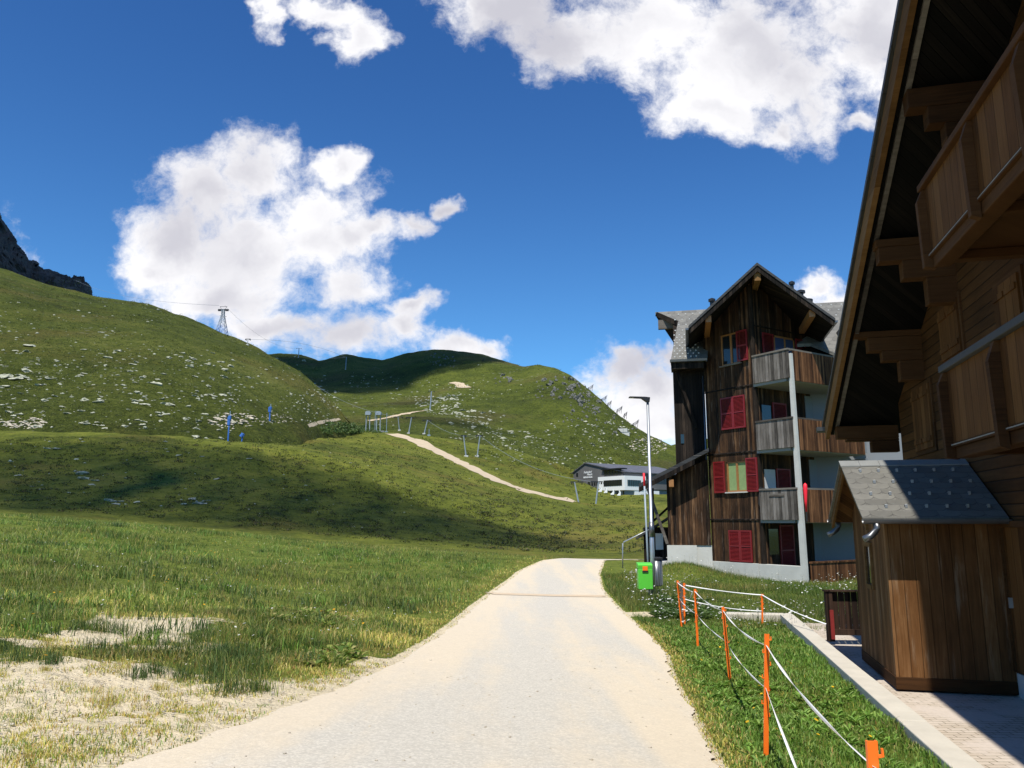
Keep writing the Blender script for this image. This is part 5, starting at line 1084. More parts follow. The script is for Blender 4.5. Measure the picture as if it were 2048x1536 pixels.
# lattice ropeway tower on the left crest
TY = 385; tb = dep(443.5, 668, TY); tt = dep(444.5, 604, TY); hT = tt.z-tb.z
tw = thing('lattice_tower', 'tall lattice steel ropeway tower with blue lower struts on the left hill crest', 'tower', (tb.x, tb.y, tb.z-1), 0)
wb, wt = 21*TY/1560/2, 5*TY/1560/2; hM = hT*0.82
def cw(z): return wb+(wt-wb)*min(z/(hM*0.8), 1)
for sx in (-1, 1):
    for sy in (-1, 1):
        mb = MB(); mb.tube([(sx*cw(z), sy*cw(z), z) for z in (0, hM*0.4, hM*0.8, hM)], 0.13, 6); mb.build('leg', M['pylon'], tw)
mb = MB(); m2 = MB(); zs = [0, 2.6, 5.2, 7.6, 9.6, 11.2, 12.6, hM]
for i, (a, b) in enumerate(zip(zs, zs[1:])):
    A, B = cw(a), cw(b); tgt = m2 if i < 2 else mb
    for (p, q) in (((-1,-1),(1,-1)), ((1,-1),(1,1)), ((1,1),(-1,1)), ((-1,1),(-1,-1))):
        tgt.bar((p[0]*A, p[1]*A, a), (q[0]*B, q[1]*B, b), 0.10, 0.10); tgt.bar((q[0]*A, q[1]*A, a), (p[0]*B, p[1]*B, b), 0.10, 0.10); tgt.bar((p[0]*B, p[1]*B, b), (q[0]*B, q[1]*B, b), 0.10, 0.10)
mb.build('bracing', M['pylon'], tw); m2.build('blue_bracing', M['blue'], tw)
mb = MB(); mb.bar((-2.6, 0, hM), (2.6, 0, hM), 0.5, 0.5); mb.bar((-2.6, 0, hM-0.3), (-1.2, 0, hM-0.3), 0.9, 0.8); mb.bar((1.2, 0, hM-0.3), (2.6, 0, hM-0.3), 0.9, 0.8); mb.bar((-1.9, 0, hM+1.6), (1.9, 0, hM+1.6), 0.15, 0.15)
for x in (-1.7, 1.7): mb.bar((x*0.5, 0, hM), (x, 0, hM+1.6), 0.12, 0.12)
mb.build('crossarm', M['darkmetal'], tw); mb = MB(); mb.bar((-1.6, 0, hM-3.2), (1.9, 0, hM-3.6), 0.15, 0.15); mb.build('service_arm', M['darkmetal'], tw)
def cable(a, b, sag, label, r=0.045):
    pts = []
    for k in range(17): s = k/16; p = a.lerp(b, s); p.z -= sag*4*s*(1-s); pts.append(p)
    mb = MB(); mb.tube(pts, r, 5); o = mb.build('cable', M['pylon']); tag(o, label, 'cable', 'ropeway cables')
cable(dep(438, 611, TY), dep(150, 560, 900), 6, 'ropeway cable running left from the lattice tower', 0.07)
cable(dep(450, 611, TY), dep(597, 697, 520), 6, 'ropeway cable from the lattice tower to the skyline pylon')
cable(dep(600, 697, 520), dep(692, 714, 500), 3, 'ropeway cable between the two skyline pylons')
cable(dep(500, 679, 350), dep(690, 714, 500), -3, 'upper ropeway cable from the short pylon to the shaded slope', 0.06)
cable(dep(612, 756, 330), dep(800, 834, 272), 3, 'lift cable crossing the dark valley down to the plateau pylons')
cable(dep(1195, 964, 190), dep(960, 871, 250), 3, 'drag lift cable between the paired pylons', 0.04)
cable(dep(960, 871, 250), dep(856, 841, 276), 2, 'drag lift cable up to the plateau pylons', 0.04)
# blue snow lances
def lance(u, vb, vt, Y, lab, big=True):
    hb = hit(u, vb)[0]; Y = hb.y; B = hb; T = dep(u, vt, Y); h = T.z-B.z
    t = thing('snow_lance', lab, 'snow lance', B, 0, 'blue snow making lances'); mb = MB(); mb.tube([(0, 0, -0.6), (0, 0, h*0.62)], 0.13*Y/130, 8); mb.build('mast', M['blue'], t)
    mb = MB(); q = Y/175; mb.box(-0.36*q, 0.22*q, -0.25*q, 0.25*q, h*0.52, h*0.80); mb.box(-0.22*q, 0.36*q, -0.3*q, 0.3*q, h*0.70, h*0.84); mb.build('valve_box', M['blue'], t, bevel=0.04)
    mb = MB(); mb.tube([(0.12*q, 0, h*0.8), (0.10*q, 0, h)], 0.09*q, 8); mb.build('nozzle', M['metal'], t)
lance(456, 882, 822, 118, 'large blue snow lance in front of the pale scree'); lance(539, 842, 808, 150, 'smaller blue snow lance right of the pale scree')
B = dep(484, 878, 120); z = gnd(B.x, B.y); mb = MB(); mb.tube([(0, 0, -0.3), (0, 0, 0.45)], 0.12, 8); mb.tube([(-0.15, 0, 0.45), (0.15, 0, 0.95)], [0.32, 0.28], 12); mb.box(-0.3, 0.25, -0.2, 0.2, 0.5, 0.75); o = mb.build('snow_cannon', M['blue']); o.location = (B.x, B.y, max(z, B.z-0.1)); tag(o, 'small blue snow cannon right of the large lance', 'snow cannon')

# ================================================================== rocks
def rockmesh(seed, flat=0.6):
    bm = bmesh.new(); bmesh.ops.create_icosphere(bm, subdivisions=2, radius=1)
    for v in bm.verts:
        n = mnoise.noise(v.co*1.1+Vector((seed*7.1, 3, 1)))*0.7+mnoise.noise(v.co*2.6+Vector((seed*3.3, 9, 4)))*0.35; v.co *= (0.85+n); v.co.z *= flat
        v.co.x = round(v.co.x*3.0)/3.0*0.4+v.co.x*0.6
    me = bpy.data.meshes.new('boulder'); bm.to_mesh(me); bm.free(); return me
RK = [rockmesh(i, 0.45+0.06*i) for i in range(7)]
for r_ in RK: r_.materials.append(M['rock'])
RKD = [rockmesh(i+20, 0.8) for i in range(5)]
for r_ in RKD: r_.materials.append(M['darkrock'])
zones = [ # u0,u1,v0,v1,count,smin,smax(px), kind
 (0,330,600,760,260,1.6,6,'p'), (0,480,700,860,520,2,9,'p'), (330,660,700,850,230,1.6,6,'p'), (0,60,740,760,8,10,16,'p'), (55,95,680,698,6,8,16,'p'), (135,215,800,822,9,7,16,'p'),
 (270,340,750,830,16,6,12,'p'), (0,90,835,858,90,4,10,'w'), (418,515,825,858,110,4,10,'w'), (505,590,828,848,90,2,5,'w'), (560,680,780,850,150,1.5,5,'p'), (380,470,835,880,26,4,11,'p'),
 (0,500,870,1020,60,2.5,8,'p'), (200,290,998,1012,7,6,13,'p'), (360,430,998,1012,8,5,12,'p'), (140,200,940,965,6,6,14,'p'), (90,120,888,900,3,8,14,'p'), (500,1000,900,1060,50,2,5,'p'),
 (780,960,765,800,90,1.5,5,'p'), (830,920,790,830,160,2,7,'p'), (900,1010,820,880,170,2,7,'p'), (990,1100,860,900,100,1.5,6,'p'), (1100,1300,840,930,330,1.5,6,'p'), (950,1250,880,925,120,1.3,4,'p'),
 (1260,1335,875,910,170,2,6,'w'), (700,800,745,775,60,1.5,3.5,'p'), (900,1060,730,800,40,1.5,4,'p'), (640,1000,760,860,50,1.5,4,'p'),
 (1070,1160,755,800,55,4,10,'d'), (1140,1200,770,830,75,4,11,'d'), (990,1030,750,770,12,4,9,'d'), (1190,1300,800,870,60,3,8,'d'), (1120,1180,830,845,10,4,8,'d'), (1270,1330,870,895,40,2,6,'d'), (860,910,708,735,30,3,7,'d')]
rocks = []
for (u0, u1, v0, v1, n, s0, s1, kd_) in zones:
    for _ in range(int(n*0.95) if kd_ == 'p' else n):
        u = random.uniform(u0, u1); v = random.uniform(v0, v1)
        if kd_ == 'w':
            cu_, cv_ = (u0+u1)/2, (v0+v1)/2
            if ((u-cu_)/((u1-u0)/2))**2+((v-cv_)/((v1-v0)/2))**2 > 1.0: continue
        if kd_ == 'p' and float(fbm(np.array(u*0.013), np.array(v*0.03), 77, 3)) < -0.05 and random.random() < 0.6: continue
        p, nn_ = hit(u, v)
        if p is None or p.y > 1050 or p.y < 40: continue
        s = (s0+(s1-s0)*random.random()**2.0)*(1.45 if kd_ == 'p' else 1.2); rocks.append((s, p, s*0.5*p.y/1560, kd_))
rocks.sort(key=lambda q: -q[0])
GL = {'p': ('pale lichen-grey boulder lying in the hillside turf', 'pale boulders on the hillsides'), 'w': ('pale stone in a patch of bright scree', 'pale stones of the scree patches'), 'd': ('dark grey crag rock on the green ridge', 'dark crag rocks on the ridge')}
RKW = [m_.copy() for m_ in RK]
for m_ in RKW: m_.materials[0] = M['palestone']
stV, stF, off = {'p': [], 'w': [], 'd': []}, {'p': [], 'w': [], 'd': []}, {'p': 0, 'w': 0, 'd': 0}
low = {}
def lowrock(seed):
    bm = bmesh.new(); bmesh.ops.create_icosphere(bm, subdivisions=1, radius=1); V = np.array([list(v.co*(0.8+0.5*mnoise.noise(v.co*1.5+Vector((seed, 2, 5))))) for v in bm.verts]); Fx = np.array([[v.index for v in f.verts] for f in bm.faces]); bm.free(); return V, Fx
LR = [lowrock(i*3.7) for i in range(8)]
for i, (s, p, rad, kd_) in enumerate(rocks):
    a = random.uniform(0, 6.28); sx_, sy_, sz_ = rad*random.uniform(0.9, 1.7), rad*random.uniform(0.7, 1.2), rad*random.uniform(0.5, 0.9)
    if kd_ == 'd': sz_ = rad*random.uniform(1.0, 1.6); sx_ = rad*random.uniform(0.7, 1.1)
    if i < 300:
        me = random.choice({'p': RK, 'w': RKW, 'd': RKD}[kd_]); o = bpy.data.objects.new('boulder', me); COL.objects.link(o); o.location = p+Vector((0, 0, sz_*0.1)); o.rotation_euler = (random.uniform(-.2, .2), random.uniform(-.2, .2), a if kd_ == 'd' else random.uniform(-0.5, 0.5)); o.scale = (sx_, sy_, sz_)
        tag(o, GL[kd_][0], 'rock', GL[kd_][1])
    else:
        V, Fx = random.choice(LR); ca, sa = math.cos(a*0.15), math.sin(a*0.15); W = V*np.array([sx_, sy_, sz_*0.8]); W = np.stack([W[:, 0]*ca-W[:, 1]*sa+p.x, W[:, 0]*sa+W[:, 1]*ca+p.y, W[:, 2]+p.z+sz_*0.05], -1)
        stV[kd_].append(W); stF[kd_].append(Fx+off[kd_]); off[kd_] += len(W)
for kd_, nm, lab, mt in (('p', 'scattered_stones', 'many small pale stones scattered over the hillsides', 'rock'), ('w', 'scree', 'small bright stones filling the scree patches', 'palestone'), ('d', 'crag_rubble', 'small dark rubble among the ridge crags', 'darkrock')):
    if stV[kd_]: o = npmesh(nm, np.concatenate(stV[kd_]), np.concatenate(stF[kd_]), M[mt]); tag(o, lab, 'stones', kind='stuff')
# skyline stone hut / boulder on left crest
for (u, v, r_, lab) in ((160, 596, 1.6, 'dark block of rock on the left skyline'), (298, 612, 2.0, 'flat rock on the crest of the left hill')):
    p = dep(u, v, 415); o = bpy.data.objects.new('boulder', RKD[0]); COL.objects.link(o); o.location = p; o.scale = (r_*1.3, r_, r_*0.6); tag(o, lab, 'rock')

# ================================================================== grass and herbs
def blades(name, X, Y, hgt, wid, cols, lean=0.5, label='', cat='grass', simple=False, zoff=0.0):
    n = len(X); Z = H(X, Y)+zoff; an = rng.uniform(0, 2*np.pi, n); dx = np.cos(an)*wid/2; dy = np.sin(an)*wid/2
    la = rng.uniform(0, 2*np.pi, n); lm = hgt*lean*rng.uniform(0.1, 1, n); lx = np.cos(la)*lm; lyy = np.sin(la)*lm
    if simple:
        V = np.stack([np.stack([X-dx, Y-dy, Z-0.01], -1), np.stack([X+dx, Y+dy, Z-0.01], -1), np.stack([X+lx, Y+lyy, Z+hgt], -1)], 1).reshape(-1, 3)
        Fx = np.arange(3*n).reshape(-1, 3); C = np.repeat(cols, 3, 0); C[0::3] *= 0.9; C[1::3] *= 0.9
        o = npmesh(name, V, Fx, M['blade'], cols=C)
    else:
        V = np.stack([np.stack([X-dx, Y-dy, Z-0.01], -1), np.stack([X+dx, Y+dy, Z-0.01], -1), np.stack([X+dx*.8+lx*.35, Y+dy*.8+lyy*.35, Z+hgt*.6], -1), np.stack([X-dx*.8+lx*.35, Y-dy*.8+lyy*.35, Z+hgt*.6], -1), np.stack([X+lx, Y+lyy, Z+hgt*(1-0.25*lean)], -1)], 1).reshape(-1, 3)
        b = np.arange(n)*5; Fx = [np.stack([b, b+1, b+2, b+3], -1), np.stack([b+3, b+2, b+4], -1)]; C = np.repeat(cols, 5, 0)
        o = npmesh(name, V, Fx, M['blade'], cols=C)
    tag(o, label, cat, kind='stuff'); return o
PAL = {'lush': [(0.13,0.25,0.03),(0.18,0.32,0.05),(0.10,0.19,0.024),(0.25,0.37,0.08)], 'mead': [(0.13,0.20,0.03),(0.18,0.26,0.042),(0.08,0.14,0.02),(0.26,0.30,0.065),(0.36,0.33,0.12)],
       'dry': [(0.60,0.50,0.11),(0.48,0.46,0.09),(0.66,0.54,0.20),(0.36,0.40,0.07),(0.46,0.29,0.10)], 'blue': [(0.065,0.115,0.028),(0.10,0.15,0.04)],
       'hillg': [(0.03,0.044,0.009),(0.055,0.075,0.014),(0.13,0.155,0.024),(0.18,0.19,0.04),(0.04,0.055,0.012)],
       'heath': [(0.045,0.065,0.018),(0.07,0.085,0.022),(0.09,0.07,0.03)]}
def pick(n, key, var=0.18): P = np.array(PAL[key]); c = P[rng.integers(0, len(P), n)]; return c*rng.uniform(1-var, 1+var, (n, 1))
def area(n, t0, t1, y0, y1, p=1.0):
    u_ = rng.uniform(0, 1, n); y = y0+(y1-y0)*u_**p; t = rng.uniform(t0, t1, n); return t*y, y
# left meadow, dense
def meadow(name, n, y0, y1, h, w_, simple, label, p=0.8):
    X, Y = area(n, -0.78, 0.16, y0, y1, p); rd = roadd(X, Y); sm = sandm(X, Y); lf = X < np.interp(Y, ly_, lx_)
    tone = fbm(X*0.35, Y*0.35, 51, 4); hn = np.clip(0.75+2.2*fbm(X*0.6+9, Y*0.6, 52, 3), 0.25, 1.8)
    keep = lf & (rd > 0.15) & (rng.uniform(0, 1, n) > sm*1.15) & (rng.uniform(0, 1, n) < np.clip(0.75+1.5*tone, 0.3, 1)); X, Y, sm, tone, hn, rd = X[keep], Y[keep], sm[keep], tone[keep], hn[keep], rd[keep]; m = len(X)
    c = pick(m, 'mead'); lu = pick(m, 'lush')*0.8; dr = pick(m, 'dry'); q = rng.uniform(0, 1, m)
    c = np.where((q < np.clip(0.4+3.0*fbm(X*0.15, Y*0.15, 53, 3), 0, 0.95))[:, None], lu, c)
    dryp = np.clip(0.16+sm*1.4+1.1*(1-sstep(rd, 0.3, 1.6))+1.5*np.clip(fbm(X*0.5, Y*0.5, 54, 3)-0.1, 0, 1), 0, 0.95); c = np.where((rng.uniform(0, 1, m) < dryp)[:, None], dr, c)
    hh_ = h*hn*rng.uniform(0.5, 1.2, m)*(1-0.5*np.clip(sm+(1-sstep(rd, 0.2, 1.2)), 0, 1))
    blades(name, X, Y, hh_, w_*rng.uniform(0.7, 1.3, m), c*np.clip(1+2.0*fbm(X*0.5, Y*0.8, 58, 4), 0.45, 1.7)[:, None], 1.0, label, simple=simple)
meadow('meadow_grass', 120000, 8.5, 18, 0.15, 0.007, False, 'tall mixed meadow grass left of the road')
meadow('meadow_grass', 150000, 17, 50, 0.17, 0.017, True, 'sunlit meadow grass on the rise left of the road', 0.75)
# sparse tufts on sandy soil
def tufts(nt, per, t0, t1, y0, y1, cond, h, w_, keys, label, rad=0.06, lean=0.9, name='grass_tufts'):
    X, Y = area(nt, t0, t1, y0, y1, 0.8); k_ = cond(X, Y); X, Y = X[k_], Y[k_]; sz = rng.uniform(0.4, 1.5, len(X)); 
    XX = np.repeat(X, per)+rng.normal(0, rad, len(X)*per)*np.repeat(sz, per); YY = np.repeat(Y, per)+rng.normal(0, rad, len(X)*per)*np.repeat(sz, per)
    ki = rng.integers(0, len(keys), len(X)); C = np.zeros((len(XX), 3)); kk = np.repeat(ki, per)
    for j, key in enumerate(keys): msk = kk == j; C[msk] = pick(int(msk.sum()), key, 0.3)
    ok = roadd(XX, YY) > 0.0; XX, YY, C, sz2 = XX[ok], YY[ok], C[ok], np.repeat(sz, per)[ok]
    blades(name, XX, YY, h*sz2*rng.uniform(0.4, 1.1, len(XX)), np.full(len(XX), w_), C, lean, label)
tufts(2600, 26, -0.8, 0.0, 4.3, 11, lambda X, Y: (X < np.interp(Y, ly_, lx_)-0.25) & (fbm(X*0.9, Y*0.9, 57, 3)+rng.normal(0, 0.06, len(X)) > 0.0), 0.06, 0.005, ['dry', 'dry', 'dry', 'dry', 'dry', 'lush', 'mead'], 'sparse yellow and brown tufts on the sandy verge', 0.07, 1.2)
tufts(90, 130, -0.75, -0.1, 8.2, 13, lambda X, Y: X < np.interp(Y, ly_, lx_)-0.6, 0.24, 0.006, ['blue', 'mead', 'blue'], 'dark bluish grass tussocks where sand meets meadow', 0.10, 0.7)
tufts(900, 34, -0.78, 0.1, 11, 42, lambda X, Y: (X < np.interp(Y, ly_, lx_)-0.5) & (fbm(X*0.25, Y*0.35, 87, 3) > -0.02), 0.30, 0.016, ['blue', 'mead', 'mead', 'lush'], 'scattered taller tussocks in the meadow', 0.16, 0.9)
tufts(16, 90, -0.7, -0.2, 5, 9, lambda X, Y: X < np.interp(Y, ly_, lx_)-0.8, 0.15, 0.004, ['dry', 'mead'], 'brown dried tussocks on the sandy verge', 0.06, 0.8)
# yellowed short grass along both edges of the road
X, Y = area(260000, -0.8, 0.5, 4.4, 44, 1.0); rd = roadd(X, Y); lf = X < np.interp(Y, ly_, lx_)+0.1
wv_ = np.where(lf, 0.55+1.4*np.clip(fbm(X*0.7, Y*0.7, 91, 3)+0.25, 0, 1), 0.28); dn = fbm(X*2.2, Y*2.2, 92, 3)
k_ = (rd > -0.02+0.12*fbm(X*3, Y*3, 93, 2)) & (rd < wv_*2.0) & (dn > 0.0) & (rng.uniform(0, 1, len(X)) < 0.6*np.clip(1.5-rd/wv_, 0.1, 1)); X, Y, rd = X[k_], Y[k_], rd[k_]; c = pick(len(X), 'dry'); c = np.where((rng.uniform(0, 1, len(X)) < 0.3)[:, None], pick(len(X), 'lush'), c)
blades('verge_grass', X, Y, rng.uniform(0.02, 0.07, len(X))*(0.6+np.clip(rd, 0, 0.8)), (0.004+0.0007*Y), c, 1.4, 'short yellowed grass along the road edges')
X, Y = area(110000, -0.85, 0.0, 4.4, 11.5, 0.8); dn = fbm(X*1.6, Y*1.6, 95, 4); k_ = (X < np.interp(Y, ly_, lx_)-0.15) & (dn > 0.09+0.07*rng.normal(0, 1, len(X))) & (fbm(X*6, Y*6, 96, 2) > -0.02); X, Y = X[k_], Y[k_]; c = pick(len(X), 'dry'); c = np.where((rng.uniform(0, 1, len(X)) < 0.25)[:, None], pick(len(X), 'mead'), c)
blades('verge_grass', X, Y, rng.uniform(0.015, 0.06, len(X)), np.full(len(X), 0.006), c, 1.4, 'patches of short yellow grass on the sandy verge')
# right lawn between road and kerb
X, Y = area(150000, 0.05, 0.62, 3.0, 19, 0.85); ks = kside(X, Y); rd = roadd(X, Y); k_ = (X > np.interp(Y, ry_, rx_)) & (ks < 0.0) & (rng.uniform(0, 1, len(X)) < sstep(rd, -0.02, 0.2)+0.3) & (rd > 0.0)
X, Y, rd = X[k_], Y[k_], rd[k_]; c = pick(len(X), 'lush'); q = rng.uniform(0, 1, len(X)); md = pick(len(X), 'mead'); dr = pick(len(X), 'dry')
c = np.where((q < np.clip(0.2+2*fbm(X*0.8, Y*0.8, 61, 3), 0.02, 0.7))[:, None], md, c); c = np.where((rng.uniform(0, 1, len(X)) < np.clip(1.0-rd/0.5, 0.02, 0.8))[:, None], dr, c)
hh_ = 0.085*np.clip(0.8+1.6*fbm(X*1.3, Y*1.3, 62, 3), 0.35, 1.6)*rng.uniform(0.5, 1.3, len(X))*np.clip(rd/0.5+0.35, 0.35, 1)*(1+0.5*sstep(kside(X, Y), -0.35, -0.05))
blades('lawn_grass', X, Y, hh_, (0.0055+0.0006*Y)*rng.uniform(0.6, 1.4, len(X)), c, 0.8, 'lush green lawn between the road and the kerb wall')
# broad leaves in the lawn (dandelion, dock)
def leaves(name, X, Y, n_per, ln_, wd_, key, label):
    XX = np.repeat(X, n_per); YY = np.repeat(Y, n_per); m = len(XX); a = rng.uniform(0, 2*np.pi, m); L_ = ln_*rng.uniform(0.5, 1.2, m); Z = H(XX, YY); up = rng.uniform(0.25, 0.9, m)
    ca, sa = np.cos(a), np.sin(a); W = wd_*rng.uniform(0.6, 1.2, m)
    def P(f, s, z): return np.stack([XX+ca*L_*f-sa*W*s, YY+sa*L_*f+ca*W*s, Z+z*L_*up+0.01], -1)
    V = np.stack([P(0, 0, 0), P(.35, .4, .45), P(.7, .5, .75), P(1, 0, .7), P(.7, -.5, .75), P(.35, -.4, .45)], 1).reshape(-1, 3); b = np.arange(m)*6
    o = npmesh(name, V, [np.stack([b, b+1, b+2, b+3], -1), np.stack([b, b+3, b+4, b+5], -1)], M['blade'], cols=np.repeat(pick(m, key), 6, 0)); tag(o, label, 'plants', kind='stuff')
X, Y = area(2600, 0.1, 0.6, 3.5, 16, 0.9); k_ = (X > np.interp(Y, ry_, rx_)+0.3) & (kside(X, Y) < -0.05) & (fbm(X*1.1, Y*1.1, 66, 2) > -0.03); leaves('broad_leaves', X[k_], Y[k_], 7, 0.10, 0.028, 'lush', 'broad dandelion leaves in the lawn')
X, Y = area(500, 0.18, 0.24, 19.5, 23.5); k_ = roadd(X, Y) > 0.5; leaves('broad_leaves', X[k_], Y[k_], 9, 0.22, 0.10, 'blue', 'dark leafy weeds at the foot of the lamp post')
X, Y = area(500, -0.3, -0.08, 8.5, 17); k_ = (X < np.interp(Y, ly_, lx_)-0.5) & (fbm(X*0.8, Y*0.8, 69, 2) > 0.05); leaves('broad_leaves', X[k_], Y[k_], 9, 0.14, 0.07, 'mead', 'grey green broad weeds in the meadow edge')
# rough grass round the apartment house
X, Y = area(120000, 0.10, 0.66, 14, 34, 0.8); rd = roadd(X, Y); dx = X-AO[0]; dy = Y-AO[1]; lx2 = dx*AX[0]+dy*AX[1]; ly2 = -dx*AX[1]+dy*AX[0]
k_ = (X > np.interp(Y, ry_, rx_)) & (rd > 0.15) & ~((lx2 > -0.05) & (ly2 > -0.2)) & ((kside(X, Y) > 0.3) | (Y > 18.3)) & ~((kside(X, Y) > 0.2) & (Y < 17.8)) & (rng.uniform(0, 1, len(X)) > sandm(X, Y))
X, Y = X[k_], Y[k_]; m = len(X); c = pick(m, 'mead'); c = np.where((rng.uniform(0, 1, m) < np.clip(0.35+2*fbm(X*0.4, Y*0.4, 71, 3), 0.05, 0.85))[:, None], pick(m, 'lush')*0.85, c)
c = np.where((rng.uniform(0, 1, m) < np.clip(0.12+1.5*fbm(X*0.6, Y*0.6, 72, 3), 0, 0.6))[:, None], pick(m, 'dry'), c)
nb = np.clip(1-np.abs(lx2[k_]+0.5)/2, 0, 1); hh_ = 0.22*np.clip(0.8+1.8*fbm(X*0.7, Y*0.7, 73, 3), 0.3, 1.8)*rng.uniform(0.5, 1.2, m)
blades('rough_grass', X, Y, hh_, 0.014*rng.uniform(0.6, 1.3, m), c*0.72, 0.9, 'rough flowering grass in front of the apartment house', simple=True)
# flowers: small horizontal discs on stems
def flowers(name, X, Y, r, col, h0, h1, label):
    m = len(X); Z = H(X, Y)+rng.uniform(h0, h1, m); a = np.arange(6)*math.pi/3; R_ = r*rng.uniform(0.6, 1.2, m)
    tl = rng.uniform(-0.5, 0.5, (m, 2)); V = np.stack([np.stack([X+np.cos(q)*R_, Y+np.sin(q)*R_, Z+(np.cos(q)*tl[:, 0]+np.sin(q)*tl[:, 1])*R_], -1) for q in a], 1).reshape(-1, 3)
    F6 = np.arange(6*m).reshape(-1, 6); st = np.stack([np.stack([X-0.002, Y, Z-0.003], -1), np.stack([X+0.002, Y, Z-0.003], -1), np.stack([X, Y, H(X, Y)-0.01], -1)], 1).reshape(-1, 3); F3 = np.arange(3*m).reshape(-1, 3)+6*m
    C = np.concatenate([np.repeat(np.array([col])*rng.uniform(0.8, 1.1, (m, 1)), 6, 0), np.tile([[0.05, 0.09, 0.02]], (3*m, 1))]); o = npmesh(name, np.concatenate([V, st]), [F6, F3], M['blade'], cols=C); tag(o, label, 'flowers', kind='stuff')
X, Y = area(2200, 0.14, 0.6, 17, 33); k_ = (roadd(X, Y) > 0.4); dx = X-AO[0]; dy = Y-AO[1]; k_ &= ~((dx*AX[0]+dy*AX[1] > -0.1) & (-dx*AX[1]+dy*AX[0] > -0.3)); k_ &= fbm(X*0.5, Y*0.5, 80, 3) > -0.05
flowers('white_flowers', X[k_], Y[k_], 0.026, (0.75, 0.75, 0.7), 0.2, 0.45, 'small white flowers in the rough grass by the apartment house')
X, Y = area(900, -0.7, -0.02, 9, 45, 0.9); k_ = (X < np.interp(Y, ly_, lx_)-0.5) & (fbm(X*0.4, Y*0.4, 82, 3) > 0.02); flowers('white_flowers', X[k_], Y[k_], 0.018, (0.7, 0.7, 0.62), 0.12, 0.28, 'tiny pale flowers sprinkled in the left meadow')
X, Y = area(300, -0.7, -0.05, 7.5, 40, 0.9); k_ = (X < np.interp(Y, ly_, lx_)-0.6) & (fbm(X*0.7, Y*0.7, 83, 3) > 0.08); flowers('yellow_flowers', X[k_], Y[k_], 0.024, (0.8, 0.42, 0.02), 0.08, 0.22, 'small orange yellow flowers in the left meadow')
X, Y = area(60, 0.16, 0.5, 6, 15, 0.9); k_ = (roadd(X, Y) > 0.4) & (kside(X, Y) < -0.3); flowers('yellow_flowers', X[k_], Y[k_], 0.02, (0.8, 0.5, 0.02), 0.08, 0.13, 'yellow dandelion flowers dotted in the lawn')
# low shrubs on the plateau and heather clumps beyond the meadow
def shrubmass(name, pix, npp, size, key, label, q0=68):
    XX = []; 
    for (u0, u1, v0, v1, n) in pix:
        for _ in range(n):
            uq, vq = random.uniform(u0, u1), random.uniform(v0, v1)
            if 780 < uq < 1155 and abs(vq-np.interp(uq, [783,830,880,920,960,1010,1060,1110,1150], [868,880,905,925,945,968,985,995,1002])) < 10: continue
            p, _n = hit(uq, vq)
            if p and p.y > 68: XX.append(p)
    P = np.array(XX); P = P[P[:, 1] > (118 if key == 'hillg' and size > 0.5 else 0)]; m = len(P)*npp
    size = (size*np.repeat(P[:, 1], npp)/{0.55: 280, 1.0: 600}.get(size, 110))[:, None] if key == 'hillg' else np.full((m, 1), size)
    Q = np.repeat(P, npp, 0)+rng.normal(0, 1, (m, 3))*np.array([1, 1, 0.3])*size; Q[:, 2] += size[:, 0]*0.15
    d1 = rng.normal(0, 1, (m, 3)); d1 /= np.linalg.norm(d1, axis=1)[:, None]; d2 = np.cross(d1, rng.normal(0, 1, (m, 3))); d2 /= np.linalg.norm(d2, axis=1)[:, None]; s = size*0.35
    V = np.stack([Q-d1*s, Q+d2*s*0.6, Q+d1*s, Q-d2*s*0.6], 1).reshape(-1, 3); o = npmesh(name, V, np.arange(4*m).reshape(-1, 4), M['blade'], cols=np.repeat(pick(m, key, 0.4), 4, 0)); tag(o, label, 'shrubs', kind='stuff')
shrubmass('low_shrubs', [(640, 770, 846, 866, 120), (690, 745, 852, 864, 60)], 40, 0.9, 'blue', 'low dark green shrubs along the plateau edge')
shrubmass('heather', [(0, 1150, 960, 1100, 700), (0, 600, 880, 960, 250)], 22, 0.26, 'heath', 'low heather and grass clumps on the shaded slope')
shrubmass('heather', [(960, 1290, 1000, 1110, 300), (560, 1150, 900, 1000, 250)], 22, 0.3, 'heath', 'low grass clumps on the slope below the lodge')
shrubmass('hillside_tufts', [(0, 640, 560, 870, 4200), (0, 400, 700, 870, 1200)], 9, 0.55, 'hillg', 'coarse grass tufts and dwarf shrubs speckling the left hill', 0)
shrubmass('hillside_tufts', [(560, 1330, 715, 930, 3800)], 8, 1.0, 'hillg', 'coarse grass tufts and dwarf shrubs speckling the far hill', 0)
shrubmass('hillside_tufts', [(0, 1290, 875, 1110, 3600)], 10, 0.30, 'hillg', 'coarse grass tufts on the middle slopes', 0)
# pebbles on the road and verge
X, Y = area(4500, -0.8, 0.3, 4.5, 14, 0.8); k_ = (X < np.interp(Y, ry_, rx_)) & (rng.uniform(0, 1, len(X)) < np.where(roadd(X, Y) < 0, 0.10, sandm(X, Y))); X, Y = X[k_], Y[k_]; Z = H(X, Y)+0.012
Vs, Fs, o_ = [], [], 0
for x, y, z in zip(X, Y, Z):
    V, Fx = random.choice(LR); r_ = (0.004+0.014*random.random()**2)*(1 if random.random() < 0.985 else 2.2); Vs.append(V*np.array([r_*1.3, r_, r_*0.6])+np.array([x, y, z+0.01])); Fs.append(Fx+o_); o_ += len(V)
o = npmesh('pebbles', np.concatenate(Vs), np.concatenate(Fs), M['palestone']); tag(o, 'loose pebbles on the road and sandy verge', 'pebbles', kind='stuff')

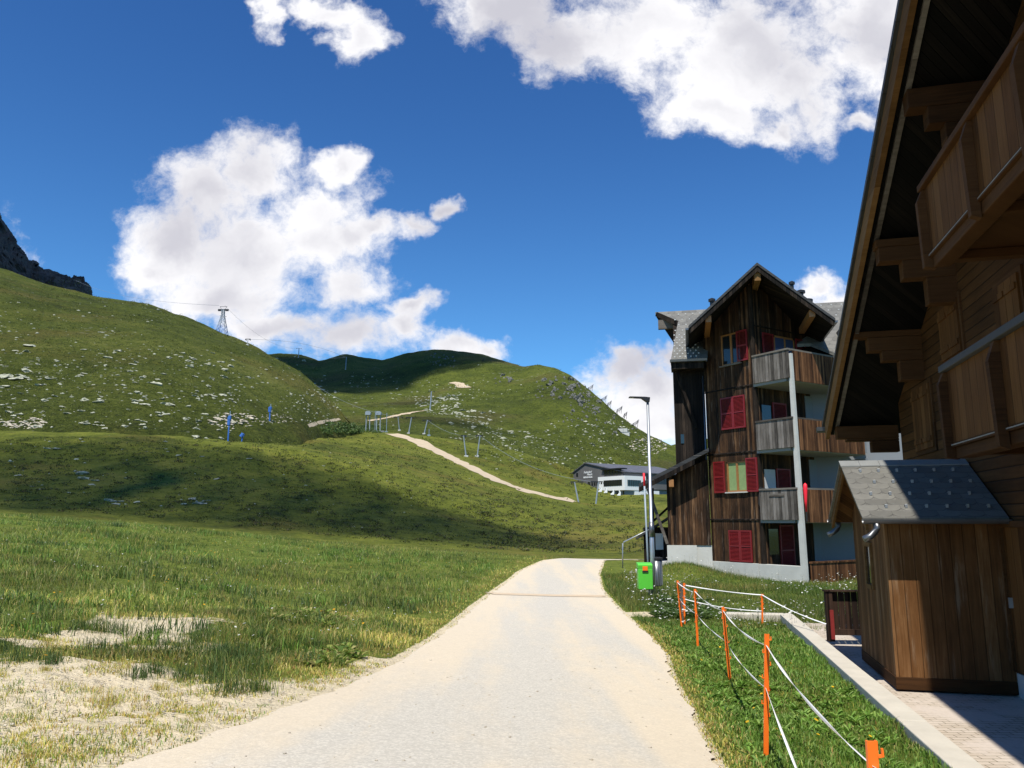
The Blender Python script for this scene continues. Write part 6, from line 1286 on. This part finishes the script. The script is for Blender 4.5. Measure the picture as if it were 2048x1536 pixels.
# ================================================================== clouds overhead, out of frame, that throw the cloud shadows
CM = plain('cloud_white', (0.85, 0.85, 0.87), 1.0, var=0.02)
CM2 = plain('thin_cloud_white', (0.85, 0.85, 0.87), 1.0, var=0.02)
for cmx, tf in ((CM, 0.5), (CM2, 0.80)):        # cloud lets part of the light through (passed twice: top and underside)
    tt_ = NT(cmx.node_tree); tb_ = tt_.add('ShaderNodeBsdfTransparent'); mx_ = tt_.add('ShaderNodeMixShader'); mx_.inputs[0].default_value = tf
    tt_.link(cmx.node_tree.nodes['Principled BSDF'].outputs[0], mx_.inputs[1]); tt_.link(tb_.outputs[0], mx_.inputs[2]); tt_.link(mx_.outputs[0], cmx.node_tree.nodes['Material Output'].inputs[0])
def shadow_cloud(pts, alt, seed, cmat=None):
    """lumpy cloud standing over given ground points (x, y, z, rx, ry)"""
    bm = bmesh.new()
    for j, (x, y, z, rx, ry) in enumerate(pts):
        k_ = alt/sdir.z; c = Vector((x, y, z))+sdir*k_; r = bmesh.ops.create_icosphere(bm, subdivisions=4, radius=1)
        for v in r['verts']:
            n = v.co.copy(); f = 1+0.22*mnoise.noise(n*2.2+Vector((seed+j, 0, 0)))+0.10*mnoise.noise(n*6+Vector((seed+j, 4, 0)))
            v.co = Vector((c.x+n.x*rx*f, c.y+n.y*ry*f, c.z+n.z*min(rx, ry)*0.35*f))
    me = bpy.data.meshes.new('cloud'); bm.to_mesh(me); bm.free(); me.shade_smooth(); me.materials.append(cmat or CM); o = bpy.data.objects.new('cloud', me); COL.objects.link(o); o['kind'] = 'structure'; return o
def gp_(u, v): p, _ = hit(u, v); return p
SP = []
for (u, v, rx, ry) in ((-150, 960, 22, 24), (60, 940, 18, 24), (220, 950, 16, 24), (380, 970, 14, 22), (520, 985, 13, 20), (650, 1010, 12, 17), (760, 1030, 11, 14), (870, 1050, 10, 12), (980, 1068, 9, 9), (1080, 1085, 7, 7)):
    p = gp_(u, v); SP.append((p.x, p.y, p.z, rx, ry))
shadow_cloud(SP, 260, 3, CM2)
SP = []
for (u, v, r_) in ((575, 724, 90), (600, 722, 110), (620, 732, 85), (690, 720, 90), (700, 745, 100), (700, 770, 60), (765, 732, 90), (760, 750, 80), (815, 716, 80), (870, 712, 80), (850, 730, 70), (740, 775, 40), (650, 755, 60)):
    p = gp_(u, v)
    if p: SP.append((p.x, p.y, p.z, r_, r_*1.1))
shadow_cloud(SP, 1300, 8)
SP = []
for (u, v, r_, q_) in ((800, 810, 26, 20), (890, 840, 22, 16), (960, 858, 20, 14), (860, 800, 26, 12)):
    p = gp_(u, v)
    if p: SP.append((p.x, p.y, p.z, r_, q_))
shadow_cloud(SP, 700, 12, CM2)
shadow_cloud([(-860, 1230, 380, 230, 220), (-700, 1230, 300, 150, 160)], 1500, 15)
